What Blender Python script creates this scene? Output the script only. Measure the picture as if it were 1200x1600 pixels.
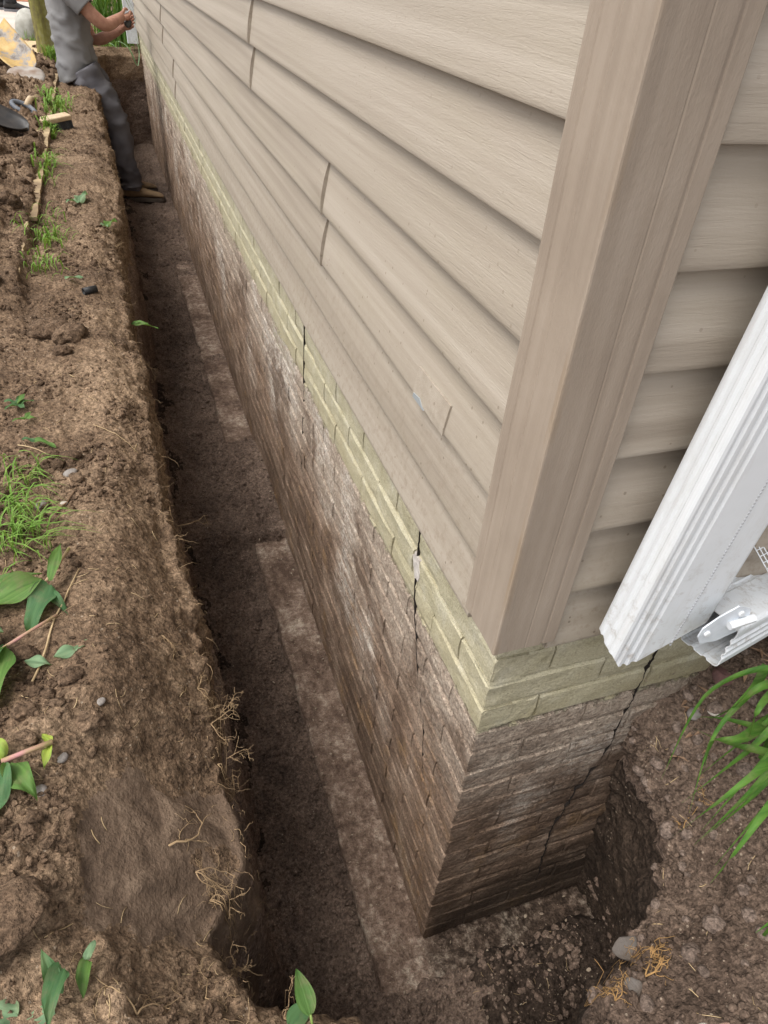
import bpy, bmesh, math, random
import numpy as np
from mathutils import Vector, Matrix, Euler
from mathutils.bvhtree import BVHTree

for o in list(bpy.data.objects): bpy.data.objects.remove(o)
SC = bpy.context.scene
COL = SC.collection
R = math.radians
random.seed(4); RNG = np.random.default_rng(7)

# ---------------------------------------------------------------- camera
cam_d = bpy.data.cameras.new('camera'); cam = bpy.data.objects.new('camera', cam_d); COL.objects.link(cam)
_M = ((0.94539361, -0.31860106, 0.06873345), (-0.14938325, -0.6109857, -0.77741952), (0.28968184, 0.72469982, -0.62521564))
rx, ry, rz = Vector(_M[0]), -Vector(_M[1]), -Vector(_M[2])
cam.matrix_world = Matrix(((rx.x, ry.x, rz.x, -0.3813), (rx.y, ry.y, rz.y, -0.5038), (rx.z, ry.z, rz.z, 1.68), (0, 0, 0, 1)))
cam_d.sensor_fit = 'HORIZONTAL'; cam_d.sensor_width = 36.0; cam_d.lens = 1082.87 / 1200 * 36
cam_d.clip_start = 0.02; cam_d.clip_end = 500
SC.camera = cam

# ---------------------------------------------------------------- overcast daylight
SUN_DIR = Vector((-0.46, -0.10, 0.88)).normalized()            # towards the sun
w = bpy.data.worlds.new('World'); SC.world = w; w.use_nodes = True
wn = w.node_tree; wn.nodes.clear()
sky = wn.nodes.new('ShaderNodeTexSky'); sky.sky_type = 'NISHITA'; sky.sun_disc = False
sky.sun_elevation = math.asin(SUN_DIR.z); sky.sun_rotation = math.atan2(SUN_DIR.x, SUN_DIR.y)
sky.air_density = 1.0; sky.dust_density = 3.0
hs = wn.nodes.new('ShaderNodeHueSaturation'); hs.inputs['Saturation'].default_value = 0.12   # an overcast, nearly grey sky
bg = wn.nodes.new('ShaderNodeBackground'); bg.inputs['Strength'].default_value = 0.15
wo = wn.nodes.new('ShaderNodeOutputWorld')
wn.links.new(sky.outputs[0], hs.inputs['Color']); wn.links.new(hs.outputs[0], bg.inputs[0]); wn.links.new(bg.outputs[0], wo.inputs[0])
sd = bpy.data.lights.new('sun', 'SUN'); sd.energy = 1.2; sd.angle = R(36); sd.color = (1.0, 0.94, 0.85)
so = bpy.data.objects.new('sun', sd); COL.objects.link(so)
so.rotation_euler = SUN_DIR.to_track_quat('Z', 'Y').to_euler()
vs = SC.view_settings
vs.view_transform = 'Standard'; vs.look = 'None'; vs.gamma = 1; vs.use_curve_mapping = False; vs.exposure = 1.0

# ---------------------------------------------------------------- noise in numpy
def _hash(ix, iy, iz, seed):
    h = (ix.astype(np.int64) * 374761393 + iy.astype(np.int64) * 668265263 + iz.astype(np.int64) * 2147483647 + seed * 974711) & 0xFFFFFFFF
    h = ((h ^ (h >> 13)) * 1274126177) & 0xFFFFFFFF
    h = ((h ^ (h >> 16)) * 2246822519) & 0xFFFFFFFF
    return ((h ^ (h >> 15)) & 0xFFFF) / 65535.0
def vnoise(p, seed=0):
    """value noise -1..1 at points p (n,3)"""
    i = np.floor(p); f = p - i; i = i.astype(np.int64); u = f * f * f * (f * (f * 6 - 15) + 10)
    r = 0
    for dx in (0, 1):
        wx = u[:, 0] if dx else 1 - u[:, 0]
        for dy in (0, 1):
            wy = u[:, 1] if dy else 1 - u[:, 1]
            for dz in (0, 1):
                wz = u[:, 2] if dz else 1 - u[:, 2]
                r = r + wx * wy * wz * _hash(i[:, 0] + dx, i[:, 1] + dy, i[:, 2] + dz, seed)
    return r * 2 - 1
def fbm(p, scale, octs=4, gain=0.5, seed=0):
    p = np.asarray(p, float) * scale; a = 1.0; t = 0.0; r = 0
    for k in range(octs):
        r = r + a * vnoise(p, seed + k * 17); t += a; a *= gain; p = p * 2.03 + 3.7
    return r / t
def worley2(p, scale, seed=0):
    """F1 distance of 2D cells, 0..~1"""
    q = np.asarray(p, float) * scale; i = np.floor(q).astype(np.int64); best = np.full(len(q), 9.0)
    for dx in (-1, 0, 1):
        for dy in (-1, 0, 1):
            cx, cy = i[:, 0] + dx, i[:, 1] + dy; z0 = np.zeros_like(cx)
            jx = cx + _hash(cx, cy, z0, seed); jy = cy + _hash(cx, cy, z0 + 5, seed)
            best = np.minimum(best, (q[:, 0] - jx) ** 2 + (q[:, 1] - jy) ** 2)
    return np.sqrt(best)
def sstep(a, b, x):
    t = np.clip((x - a) / (b - a), 0, 1); return t * t * (3 - 2 * t)

# ---------------------------------------------------------------- object helpers
def link(name, me, mat=None, parent=None):
    o = bpy.data.objects.new(name, me); COL.objects.link(o)
    if mat is not None and me is not None and not me.materials: me.materials.append(mat)
    if parent is not None: o.parent = parent
    return o
def mesh(name, V, F, smooth=False):
    me = bpy.data.meshes.new(name); me.from_pydata([tuple(v) for v in V], [], [tuple(f) for f in F]); me.update()
    if smooth: me.polygons.foreach_set('use_smooth', [True] * len(me.polygons))
    return me
def npmesh(name, V, F, smooth=True):
    """V (n,3) array, F (m,k) int array"""
    V = np.asarray(V, np.float32); F = np.asarray(F, np.int32); k = F.shape[1]
    me = bpy.data.meshes.new(name); me.vertices.add(len(V)); me.vertices.foreach_set('co', V.ravel())
    me.loops.add(F.size); me.loops.foreach_set('vertex_index', F.ravel())
    me.polygons.add(len(F)); me.polygons.foreach_set('loop_start', np.arange(0, F.size, k, dtype=np.int32))
    me.polygons.foreach_set('loop_total', np.full(len(F), k, np.int32))
    me.polygons.foreach_set('use_smooth', np.full(len(F), smooth, bool))
    me.update(calc_edges=True); me.validate(); return me
def tag(o, label=None, cat=None, group=None, kind=None):
    if label: o['label'] = label
    if cat: o['category'] = cat
    if group: o['group'] = group
    if kind: o['kind'] = kind
    return o
def empty(name, loc=(0, 0, 0), rz=0):
    o = bpy.data.objects.new(name, None); COL.objects.link(o); o.location = loc; o.rotation_euler.z = rz
    o.empty_display_size = 0.1; return o
class MB:
    def __init__(s): s.V = []; s.F = []
    def add(s, V, F):
        n = len(s.V); s.V += [tuple(v) for v in V]; s.F += [tuple(i + n for i in f) for f in F]; return s
    def box(s, a, b):
        (x0, y0, z0), (x1, y1, z1) = a, b
        return s.add([(x0, y0, z0), (x1, y0, z0), (x1, y1, z0), (x0, y1, z0), (x0, y0, z1), (x1, y0, z1), (x1, y1, z1), (x0, y1, z1)],
                     [(0, 3, 2, 1), (4, 5, 6, 7), (0, 1, 5, 4), (1, 2, 6, 5), (2, 3, 7, 6), (3, 0, 4, 7)])
    def tube(s, pts, rad, n=6, cap=True):
        pts = [Vector(p) for p in pts]; m = len(pts); rad = rad if hasattr(rad, '__len__') else [rad] * m
        up = Vector((0.13, 0.21, 1)); V = []; F = []
        for i, p in enumerate(pts):
            t = (pts[min(i + 1, m - 1)] - pts[max(i - 1, 0)]).normalized()
            a = t.cross(up); a = a.normalized() if a.length > 1e-4 else Vector((1, 0, 0)); b = t.cross(a)
            r = rad[i]; ra, rb = r if hasattr(r, '__len__') else (r, r)
            for k in range(n):
                c = 2 * math.pi * k / n; V.append(p + a * (ra * math.cos(c)) + b * (rb * math.sin(c)))
        for i in range(m - 1):
            for k in range(n):
                F.append((i * n + k, i * n + (k + 1) % n, (i + 1) * n + (k + 1) % n, (i + 1) * n + k))
        if cap: F += [tuple(range(n - 1, -1, -1)), tuple(range((m - 1) * n, m * n))]
        return s.add(V, F)
    def loft(s, rings, cap=True):
        n = len(rings[0]); V = [p for r in rings for p in r]; F = []
        for i in range(len(rings) - 1):
            for k in range(n):
                F.append((i * n + k, i * n + (k + 1) % n, (i + 1) * n + (k + 1) % n, (i + 1) * n + k))
        if cap: F += [tuple(range(n - 1, -1, -1)), tuple(range((len(rings) - 1) * n, len(rings) * n))]
        return s.add(V, F)
    def build(s, name, mat, parent=None, smooth=False):
        me = mesh(name, s.V, s.F, smooth)
        bm = bmesh.new(); bm.from_mesh(me); bmesh.ops.recalc_face_normals(bm, faces=bm.faces); bm.to_mesh(me); bm.free()
        return link(name, me, mat, parent)
def bevel(o, width, seg=2):
    m = o.modifiers.new('bevel', 'BEVEL'); m.width = width; m.segments = seg; m.limit_method = 'ANGLE'; return o

# ---------------------------------------------------------------- material helpers
class NT:
    def __init__(s, name, rough=0.9, spec=0.3):
        s.m = bpy.data.materials.new(name); s.m.use_nodes = True; s.t = s.m.node_tree
        s.b = s.t.nodes['Principled BSDF']; s.b.inputs['Roughness'].default_value = rough; s.b.inputs['Specular IOR Level'].default_value = spec
        s.geo = None; s.tc = None
    def n(s, typ, **kw):
        nd = s.t.nodes.new(typ)
        for k, v in kw.items(): setattr(nd, k, v)
        return nd
    def lk(s, a, b): s.t.links.new(a, b)
    def pos(s):
        if s.geo is None: s.geo = s.n('ShaderNodeNewGeometry')
        return s.geo.outputs['Position']
    def obj(s):
        if s.tc is None: s.tc = s.n('ShaderNodeTexCoord')
        return s.tc.outputs['Object']
    def scaled(s, vec, sc, rnd=False):
        mp = s.n('ShaderNodeMapping'); mp.inputs['Scale'].default_value = sc; s.lk(vec, mp.inputs[0])
        if rnd:
            oi = s.n('ShaderNodeObjectInfo'); mu = s.n('ShaderNodeMath', operation='MULTIPLY'); mu.inputs[1].default_value = 37.0
            s.lk(oi.outputs['Random'], mu.inputs[0]); s.lk(mu.outputs[0], mp.inputs['Location'])
        return mp.outputs[0]
    def noise(s, vec, scale, detail=4, rough=0.55, dist=0.0):
        nd = s.n('ShaderNodeTexNoise'); nd.inputs['Scale'].default_value = scale; nd.inputs['Detail'].default_value = detail
        nd.inputs['Roughness'].default_value = rough; nd.inputs['Distortion'].default_value = dist; s.lk(vec, nd.inputs['Vector']); return nd.outputs['Fac']
    def voro(s, vec, scale, feature='F1', rand=1.0):
        nd = s.n('ShaderNodeTexVoronoi', feature=feature); nd.inputs['Scale'].default_value = scale; s.lk(vec, nd.inputs['Vector'])
        return nd.outputs['Distance']
    def ramp(s, fac, *stops):
        nd = s.n('ShaderNodeValToRGB'); e = nd.color_ramp.elements
        while len(e) < len(stops): e.new(0.5)
        for el, (p, c) in zip(e, stops):
            el.position = p; el.color = (c, c, c, 1) if not hasattr(c, '__len__') else (*c, 1)
        s.lk(fac, nd.inputs[0]); return nd.outputs[0]
    def mix(s, fac, a, b, blend='MIX'):
        nd = s.n('ShaderNodeMix', data_type='RGBA', blend_type=blend)
        for sock, v in ((nd.inputs[0], fac), (nd.inputs[6], a), (nd.inputs[7], b)):
            if isinstance(v, bpy.types.NodeSocket): s.lk(v, sock)
            elif hasattr(v, '__len__'): sock.default_value = (*v, 1)
            else: sock.default_value = v
        return nd.outputs[2]
    def math(s, op, a, b=None, c=None, clamp=False):
        nd = s.n('ShaderNodeMath', operation=op); nd.use_clamp = clamp
        for sock, v in zip(nd.inputs, (a, b, c)):
            if v is None: continue
            if isinstance(v, bpy.types.NodeSocket): s.lk(v, sock)
            else: sock.default_value = v
        return nd.outputs[0]
    def maprange(s, v, a, b, c=0.0, d=1.0):
        nd = s.n('ShaderNodeMapRange'); s.lk(v, nd.inputs[0])
        for i, x in enumerate((a, b, c, d)): nd.inputs[i + 1].default_value = x
        nd.interpolation_type = 'SMOOTHSTEP'; return nd.outputs[0]
    def sep(s, vec):
        nd = s.n('ShaderNodeSeparateXYZ'); s.lk(vec, nd.inputs[0]); return nd.outputs
    def color(s, c):
        if isinstance(c, bpy.types.NodeSocket): s.lk(c, s.b.inputs['Base Color'])
        else: s.b.inputs['Base Color'].default_value = (*c, 1)
    def bump(s, *hs):
        """(height socket, distance) pairs chained"""
        prev = None
        for h, d, *st in hs:
            nd = s.n('ShaderNodeBump'); nd.inputs['Distance'].default_value = d; nd.inputs['Strength'].default_value = st[0] if st else 1.0
            s.lk(h, nd.inputs['Height'])
            if prev is not None: s.lk(prev, nd.inputs['Normal'])
            prev = nd.outputs[0]
        s.lk(prev, s.b.inputs['Normal'])

def soil_material(name, dry, mid, moist, bias=0.0, speck=True):
    t = NT(name, 0.96, 0.15); p = t.pos()
    a = t.noise(p, 5.5, 5, 0.6, 0.6); b = t.noise(p, 42, 5, 0.65); c = t.noise(p, 260, 3, 0.6); big = t.noise(p, 1.7, 3)
    v = t.math('ADD', t.math('MULTIPLY', a, 0.75), t.math('ADD', t.math('MULTIPLY', b, 0.5), t.math('MULTIPLY', big, 0.45)))
    col = t.ramp(t.math('ADD', v, bias), (0.55, moist), (0.80, mid), (1.04, dry))
    g_ = t.noise(p, 125, 3, 0.6)
    col = t.mix(0.7, col, t.ramp(c, (0.25, 0.4), (0.5, 0.95), (0.75, 1.7)), 'MULTIPLY')
    col = t.mix(0.8, col, t.ramp(g_, (0.30, 0.35), (0.5, 1.0), (0.70, 1.6)), 'MULTIPLY')
    if speck:
        sp = t.voro(p, 95); sn = t.noise(p, 21, 2)
        m = t.math('MULTIPLY', t.math('LESS_THAN', sp, 0.17), t.math('GREATER_THAN', sn, 0.56))
        col = t.mix(t.math('MULTIPLY', m, 0.55), col, (0.42, 0.34, 0.26))
    t.color(col)
    d_ = t.noise(p, 95, 3, 0.6)
    t.bump((b, 0.014, 1.0), (d_, 0.006, 0.8), (c, 0.0012, 0.6))
    return t.m
M = {}
M['soil'] = soil_material('soil', (0.26, 0.181, 0.118), (0.148, 0.098, 0.063), (0.062, 0.040, 0.026))
M['clod'] = soil_material('clod', (0.185, 0.126, 0.083), (0.110, 0.072, 0.047), (0.052, 0.034, 0.022), -0.02, False)
M['floor_soil'] = soil_material('floor_soil', (0.23, 0.167, 0.130), (0.145, 0.103, 0.080), (0.074, 0.053, 0.042), 0.0)
M['wet_shade_face'] = soil_material('wet_shade_face', (0.085, 0.060, 0.044), (0.050, 0.035, 0.026), (0.026, 0.019, 0.014))  # moist soil with the hollow bank's shade put into its colour
M['gravel_soil'] = soil_material('gravel_soil', (0.172, 0.124, 0.094), (0.110, 0.077, 0.058), (0.056, 0.038, 0.028), 0.02)

def cut_material():
    t = NT('cut_soil', .9, .2); p = t.pos(); s_ = t.noise(t.scaled(p, (70, 22, 30)), 1, 4, .6); a = t.noise(p, 24, 5, .65); c = t.noise(p, 260, 3)
    col = t.ramp(t.math('ADD', t.math('MULTIPLY', a, .82), t.math('MULTIPLY', s_, .18)), (.36, (.088, .060, .042)), (.5, (.140, .096, .067)), (.66, (.205, .146, .103)))
    t.color(t.mix(.5, col, t.ramp(c, (.3, .6), (.7, 1.4)), 'MULTIPLY')); t.bump((s_, .003), (a, .010), (c, .0015)); return t.m
M['cut_soil'] = cut_material()
def simple(name, c1, c2=None, scale=8, rough=0.6, spec=0.3, bump=None, detail=3, coords='obj'):
    t = NT(name, rough, spec); p = t.obj() if coords == 'obj' else t.pos()
    if c2 is None: t.color(c1)
    else: t.color(t.mix(t.ramp(t.noise(p, scale, detail), (0.35, 0.0), (0.65, 1.0)), c1, c2))
    if bump: t.bump((t.noise(p, bump[0], 3), bump[1]))
    return t.m

def siding_material(name, cols, grain):
    t = NT(name, 0.55, 0.3); o = t.obj()
    st = t.noise(t.scaled(o, (0.7, 30, 42), True), 1.0, 4, 0.6)
    st2 = t.noise(t.scaled(o, (0.25, 9, 12), True), 1.0, 3, 0.5)
    col = t.ramp(t.math('ADD', t.math('MULTIPLY', st, 0.6), t.math('MULTIPLY', st2, 0.4)), (0.36, cols[0]), (0.5, cols[1]), (0.64, cols[2]))
    dirt = t.noise(t.scaled(o, (3, 9, 9), True), 1.0, 5, 0.7)
    col = t.mix(t.ramp(dirt, (0.5, 0.0), (0.8, 0.28)), col, (0.34, 0.30, 0.22))
    pz = t.sep(t.pos())[2]; spl = t.math('MULTIPLY', t.maprange(pz, 1.32, 0.97), t.ramp(t.noise(t.pos(), 60, 5, 0.75), (0.50, 0.05), (0.68, 0.55)))
    col = t.mix(spl, col, (0.20, 0.15, 0.105))
    spk = t.math('MULTIPLY', t.math('LESS_THAN', t.voro(t.pos(), 42), 0.085), t.maprange(pz, 1.7, 1.0, 0.15, 0.7)); col = t.mix(spk, col, (0.16, 0.12, 0.085))
    t.color(col)
    g = t.noise(t.scaled(o, (26, 300, 340), True), 1.0, 3, 0.6, 1.2)
    g2 = t.noise(t.scaled(o, (160, 420, 420)), 1.0, 2)
    t.bump((g, grain), (g2, grain * 0.35))
    return t.m
M['siding'] = siding_material('siding', ((0.275, 0.233, 0.187), (0.340, 0.293, 0.238), (0.40, 0.350, 0.292)), 0.0006)
def post_material():
    t = NT('corner_post', 0.6, 0.25); o = t.obj()
    st = t.noise(t.scaled(o, (60, 60, 1.2)), 1.0, 4, 0.6); bl = t.noise(t.scaled(o, (14, 14, 8)), 1.0, 4, 0.6)
    col = t.ramp(t.math('ADD', t.math('MULTIPLY', st, 0.55), t.math('MULTIPLY', bl, 0.45)), (0.34, (0.255, 0.206, 0.163)), (0.5, (0.305, 0.25, 0.199)), (0.68, (0.35, 0.292, 0.238)))
    x, y, z = t.sep(o)                          # the arris is worn to a warmer brown
    e = t.math('MULTIPLY', t.maprange(t.math('ADD', x, y), -0.0465, -0.0425, 1.0, 0.0), t.ramp(t.noise(t.scaled(o, (30, 30, 7)), 1, 3), (0.42, 0.0), (0.68, 0.5)))
    col = t.mix(e, col, (0.24, 0.165, 0.095)); t.color(col)
    t.bump((t.noise(t.scaled(o, (420, 420, 150)), 1.0, 3, 0.6), 0.0005), (bl, 0.001))
    return t.m
M['post'] = post_material()

def wall_material():
    """old brick: painted band at the top, bare, muddy and lime-streaked below the former ground level"""
    t = NT('foundation_brick', 0.88, 0.25); p = t.pos(); x, y, z = t.sep(p)
    n1 = t.noise(p, 9, 5, 0.6); n2 = t.noise(p, 60, 4, 0.65); n3 = t.noise(p, 330, 3, 0.6); nb = t.noise(p, 2.6, 3)
    hs_ = t.noise(t.scaled(p, (10, 10, 150)), 1.0, 4, 0.65, 0.4)      # trowel and spade scratches along the courses
    hs2 = t.noise(t.scaled(p, (3, 3, 40)), 1.0, 4, 0.6, 0.3)
    mud = t.ramp(t.math('ADD', t.math('MULTIPLY', n1, 0.72), t.math('MULTIPLY', hs_, 0.28)), (0.36, (0.135, 0.086, 0.058)), (0.5, (0.25, 0.170, 0.12)), (0.66, (0.40, 0.295, 0.22)))
    wash = t.ramp(n2, (0.3, (0.29, 0.222, 0.17)), (0.7, (0.52, 0.43, 0.345)))
    hgt = t.maprange(z, 0.34, 0.80)
    wm = t.math('ADD', t.math('MULTIPLY', hgt, 0.50), t.math('MULTIPLY', t.math('ADD', t.math('MULTIPLY', hs2, 0.55), t.math('MULTIPLY', nb, 0.6)), 0.75))
    col = t.mix(t.ramp(wm, (0.52, 0.0), (0.84, 0.95)), mud, wash)
    lime = t.math('MULTIPLY', t.ramp(t.noise(t.scaled(p, (2.4, 2.4, 2.0)), 1.0, 4, 0.62), (0.52, 0.0), (0.62, 1.0)), t.maprange(z, 0.22, 0.5))
    lime = t.math('MULTIPLY', lime, t.ramp(t.math('ADD', t.math('MULTIPLY', hs_, 0.6), t.math('MULTIPLY', n2, 0.4)), (0.42, 0.0), (0.6, 0.85)))
    col = t.mix(lime, col, (0.66, 0.60, 0.53))
    col = t.mix(t.ramp(hs_, (0.60, 0.0), (0.72, 0.28)), col, (0.46, 0.38, 0.30))
    smear = t.math('MULTIPLY', t.ramp(t.noise(t.scaled(p, (3, 3, 5)), 1.0, 5, 0.65, 0.6), (0.50, 0.0), (0.60, 1.0)), t.maprange(z, 0.80, 0.70))
    col = t.mix(t.math('MULTIPLY', smear, 0.8), col, t.ramp(n2, (0.3, (0.10, 0.062, 0.041)), (0.7, (0.185, 0.122, 0.083))))
    och = t.math('MULTIPLY', t.ramp(t.noise(p, 7.5, 4, 0.7), (0.55, 0.0), (0.68, 0.7)), t.maprange(z, 0.62, 0.4))
    col = t.mix(och, col, (0.30, 0.185, 0.095))
    rust = t.math('MULTIPLY', t.maprange(t.math('ABSOLUTE', t.math('SUBTRACT', t.math('ADD', y, t.math('MULTIPLY', n1, 0.1)), t.math('ADD', t.math('MULTIPLY', z, 0.18), 0.085))), 0.012, 0.055, 1.0, 0.0), t.maprange(z, 0.66, 0.5))
    col = t.mix(t.math('MULTIPLY', rust, t.ramp(n2, (0.45, 0.0), (0.7, 0.6))), col, (0.26, 0.145, 0.065))
    damp = t.math('MULTIPLY', t.maprange(t.math('SUBTRACT', t.math('ADD', z, t.math('MULTIPLY', n1, 0.22)), t.math('MULTIPLY', x, 0.42)), 0.30, 0.12), t.maprange(x, 0.004, 0.03))  # moisture plus the pit's shade, painted into the end wall's base
    col = t.mix(t.math('MULTIPLY', damp, 0.75), col, (0.045, 0.032, 0.024))
    green = t.math('MULTIPLY', t.maprange(t.math('ABSOLUTE', t.math('SUBTRACT', z, 0.775)), 0.02, 0.06, 1.0, 0.0), t.ramp(t.noise(p, 3.1, 3), (0.50, 0.0), (0.62, 1.0)))
    green = t.math('MULTIPLY', green, t.math('MULTIPLY', t.ramp(n2, (0.46, 0.0), (0.62, 0.5)), t.maprange(y, 0.7, 1.2)))
    col = t.mix(green, col, (0.25, 0.27, 0.10))
    # paint
    pn = t.noise(p, 22, 4, 0.6)
    pc = t.ramp(pn, (0.3, (0.345, 0.310, 0.205)), (0.55, (0.415, 0.378, 0.268)), (0.75, (0.46, 0.43, 0.335)))
    yl = t.math('MULTIPLY', t.maprange(z, 0.90, 0.79), t.ramp(n1, (0.35, 0.25), (0.65, 0.9)))
    pc = t.mix(t.math('MULTIPLY', yl, 0.55), pc, (0.31, 0.255, 0.145))
    pc = t.mix(t.math('MULTIPLY', t.math('LESS_THAN', n3, 0.33), 0.45), pc, (0.20, 0.17, 0.12))
    edge = t.math('ADD', z, t.math('MULTIPLY', t.math('SUBTRACT', t.math('ADD', t.math('MULTIPLY', t.noise(p, 34, 5, 0.7), 0.6), t.math('MULTIPLY', t.noise(t.scaled(p, (9, 9, 3)), 1, 3), 0.4)), 0.5), 0.10))
    pm = t.maprange(edge, 0.779, 0.789)
    chip = t.math('GREATER_THAN', t.math('ADD', t.noise(p, 48, 4, 0.7), t.math('MULTIPLY', t.maprange(z, 0.86, 0.79), 0.10)), 0.735)
    pm = t.math('MULTIPLY', pm, t.math('SUBTRACT', 1.0, chip))
    col = t.mix(pm, col, pc)
    n4 = t.noise(p, 150, 4, 0.75)
    grit = t.math('SUBTRACT', 1.0, t.math('MULTIPLY', pm, 0.75))
    col = t.mix(t.math('MULTIPLY', grit, 0.85), col, t.ramp(n4, (0.30, 0.45), (0.5, 1.0), (0.70, 1.55)), 'MULTIPLY')
    col = t.mix(0.5, col, t.ramp(n3, (0.25, 0.5), (0.75, 1.45)), 'MULTIPLY')
    t.color(col)
    t.lk(t.math('SUBTRACT', 0.92, t.math('MULTIPLY', pm, 0.32)), t.b.inputs['Roughness'])
    inv = t.math('SUBTRACT', 1.0, t.math('MULTIPLY', pm, 0.8))
    t.bump((t.math('MULTIPLY', hs_, inv), 0.004), (t.math('MULTIPLY', n2, inv), 0.011), (t.math('MULTIPLY', n4, inv), 0.005), (n3, 0.0008), (pn, 0.0013))
    return t.m
M['wall'] = wall_material()
def footing_material():
    t = NT('footing', 0.95, 0.15); p = t.pos()
    a = t.noise(p, 7, 4, 0.6); b = t.noise(p, 55, 5, 0.7); c = t.noise(p, 300, 2)
    col = t.ramp(t.math('ADD', t.math('MULTIPLY', a, 0.5), t.math('MULTIPLY', b, 0.5)), (0.40, (0.14, 0.094, 0.07)), (0.50, (0.26, 0.182, 0.138)), (0.56, (0.38, 0.285, 0.222)), (0.64, (0.62, 0.515, 0.41)))
    col = t.mix(0.6, col, t.ramp(c, (0.3, 0.5), (0.7, 1.4)), 'MULTIPLY'); x, y, z = t.sep(p)
    wet_shade = t.math('MULTIPLY', t.maprange(t.math('ADD', x, t.math('MULTIPLY', a, 0.16)), 0.07, 0.13), t.ramp(b, (0.42, 0.93), (0.62, 0.45)))  # wetness and pit shade together darken the footing's colour here
    col = t.mix(wet_shade, col, (0.045, 0.032, 0.024)); t.color(col)
    t.bump((b, 0.014), (t.voro(p, 150), 0.003), (c, 0.002)); return t.m
M['footing'] = footing_material()
M['crack'] = simple('crack_shade', (0.016, 0.012, 0.010), rough=1)  # near-black colour stands for the shade inside the cracks
def metal_white():
    t = NT('white_aluminium', 0.38, 0.5); o = t.obj()
    d = t.noise(t.scaled(o, (40, 40, 9)), 1.0, 5, 0.7)
    pz = t.sep(t.pos())[2]; spl = t.math('MULTIPLY', t.maprange(pz, 1.28, 0.98), t.ramp(t.noise(t.pos(), 70, 5, 0.75), (0.52, 0.0), (0.70, 0.6)))
    t.color(t.mix(spl, t.mix(t.ramp(d, (0.50, 0.0), (0.75, 0.45)), (0.68, 0.705, 0.73), (0.48, 0.46, 0.43)), (0.27, 0.22, 0.17))); t.bump((t.noise(o, 16, 2), 0.0012)); return t.m
M['white_metal'] = metal_white()
M['grey_metal'] = simple('zinc_hinge', (0.66, 0.70, 0.75), (0.56, 0.60, 0.65), 60, 0.4, 0.5)
M['dark_inside'] = simple('dark_inside', (0.10, 0.10, 0.105), rough=0.8)
def leaf_material(name, c1, c2, dead=(0.38, 0.25, 0.10), amt=0.3):
    t = NT(name, 0.6, 0.25); o = t.obj()
    n = t.noise(t.scaled(o, (4, 190, 40), True), 1.0, 3); n2 = t.noise(o, 14, 4, 0.6)
    col = t.mix(t.ramp(n, (0.35, 0.0), (0.65, 1.0)), c1, c2)
    col = t.mix(t.ramp(n2, (0.58, 0.0), (0.72, amt)), col, dead); col = t.mix(t.ramp(t.noise(o, 45, 4, .7), (.5, 0.), (.72, .4)), col, (.22, .16, .10)); t.color(col)
    t.bump((n, 0.0015))
    tr = t.n('ShaderNodeBsdfTranslucent'); t.lk(t.mix(0.5, col, (0.35, 0.5, 0.05)), tr.inputs[0])
    ms = t.n('ShaderNodeMixShader'); ms.inputs[0].default_value = 0.22
    out = [n_ for n_ in t.t.nodes if n_.type == 'OUTPUT_MATERIAL'][0]
    t.lk(t.b.outputs[0], ms.inputs[1]); t.lk(tr.outputs[0], ms.inputs[2]); t.lk(ms.outputs[0], out.inputs[0]); return t.m
M['leaf'] = leaf_material('leaf_green', (0.06, 0.135, 0.028), (0.115, 0.215, 0.05))
M['leaf_dark'] = leaf_material('leaf_dark', (0.05, 0.125, 0.05), (0.08, 0.17, 0.065))
M['leaf_pale'] = leaf_material('leaf_pale', (0.13, 0.22, 0.12), (0.2, 0.31, 0.17))
M['leaf_yellow'] = leaf_material('leaf_yellow', (0.33, 0.40, 0.06), (0.22, 0.36, 0.06))
M['daylily'] = leaf_material('daylily_leaf', (0.042, 0.125, 0.018), (0.09, 0.20, 0.03), amt=0.15)
M['grass'] = leaf_material('grass_blade', (0.10, 0.21, 0.03), (0.19, 0.33, 0.06), amt=0.35)
M['lawn'] = leaf_material('lawn_blade', (0.12, 0.25, 0.04), (0.22, 0.36, 0.08), amt=0.2)
M['root'] = simple('root', (0.40, 0.28, 0.16), (0.24, 0.16, 0.09), 40, 0.8)
M['root_orange'] = simple('root_orange', (0.42, 0.25, 0.10), (0.27, 0.16, 0.065), 40, 0.8)
M['straw'] = simple('straw', (0.48, 0.36, 0.21), (0.34, 0.24, 0.13), 30, 0.8)
M['bark'] = simple('twig_bark', (0.25, 0.15, 0.085), (0.16, 0.10, 0.06), 50, 0.9)

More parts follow.
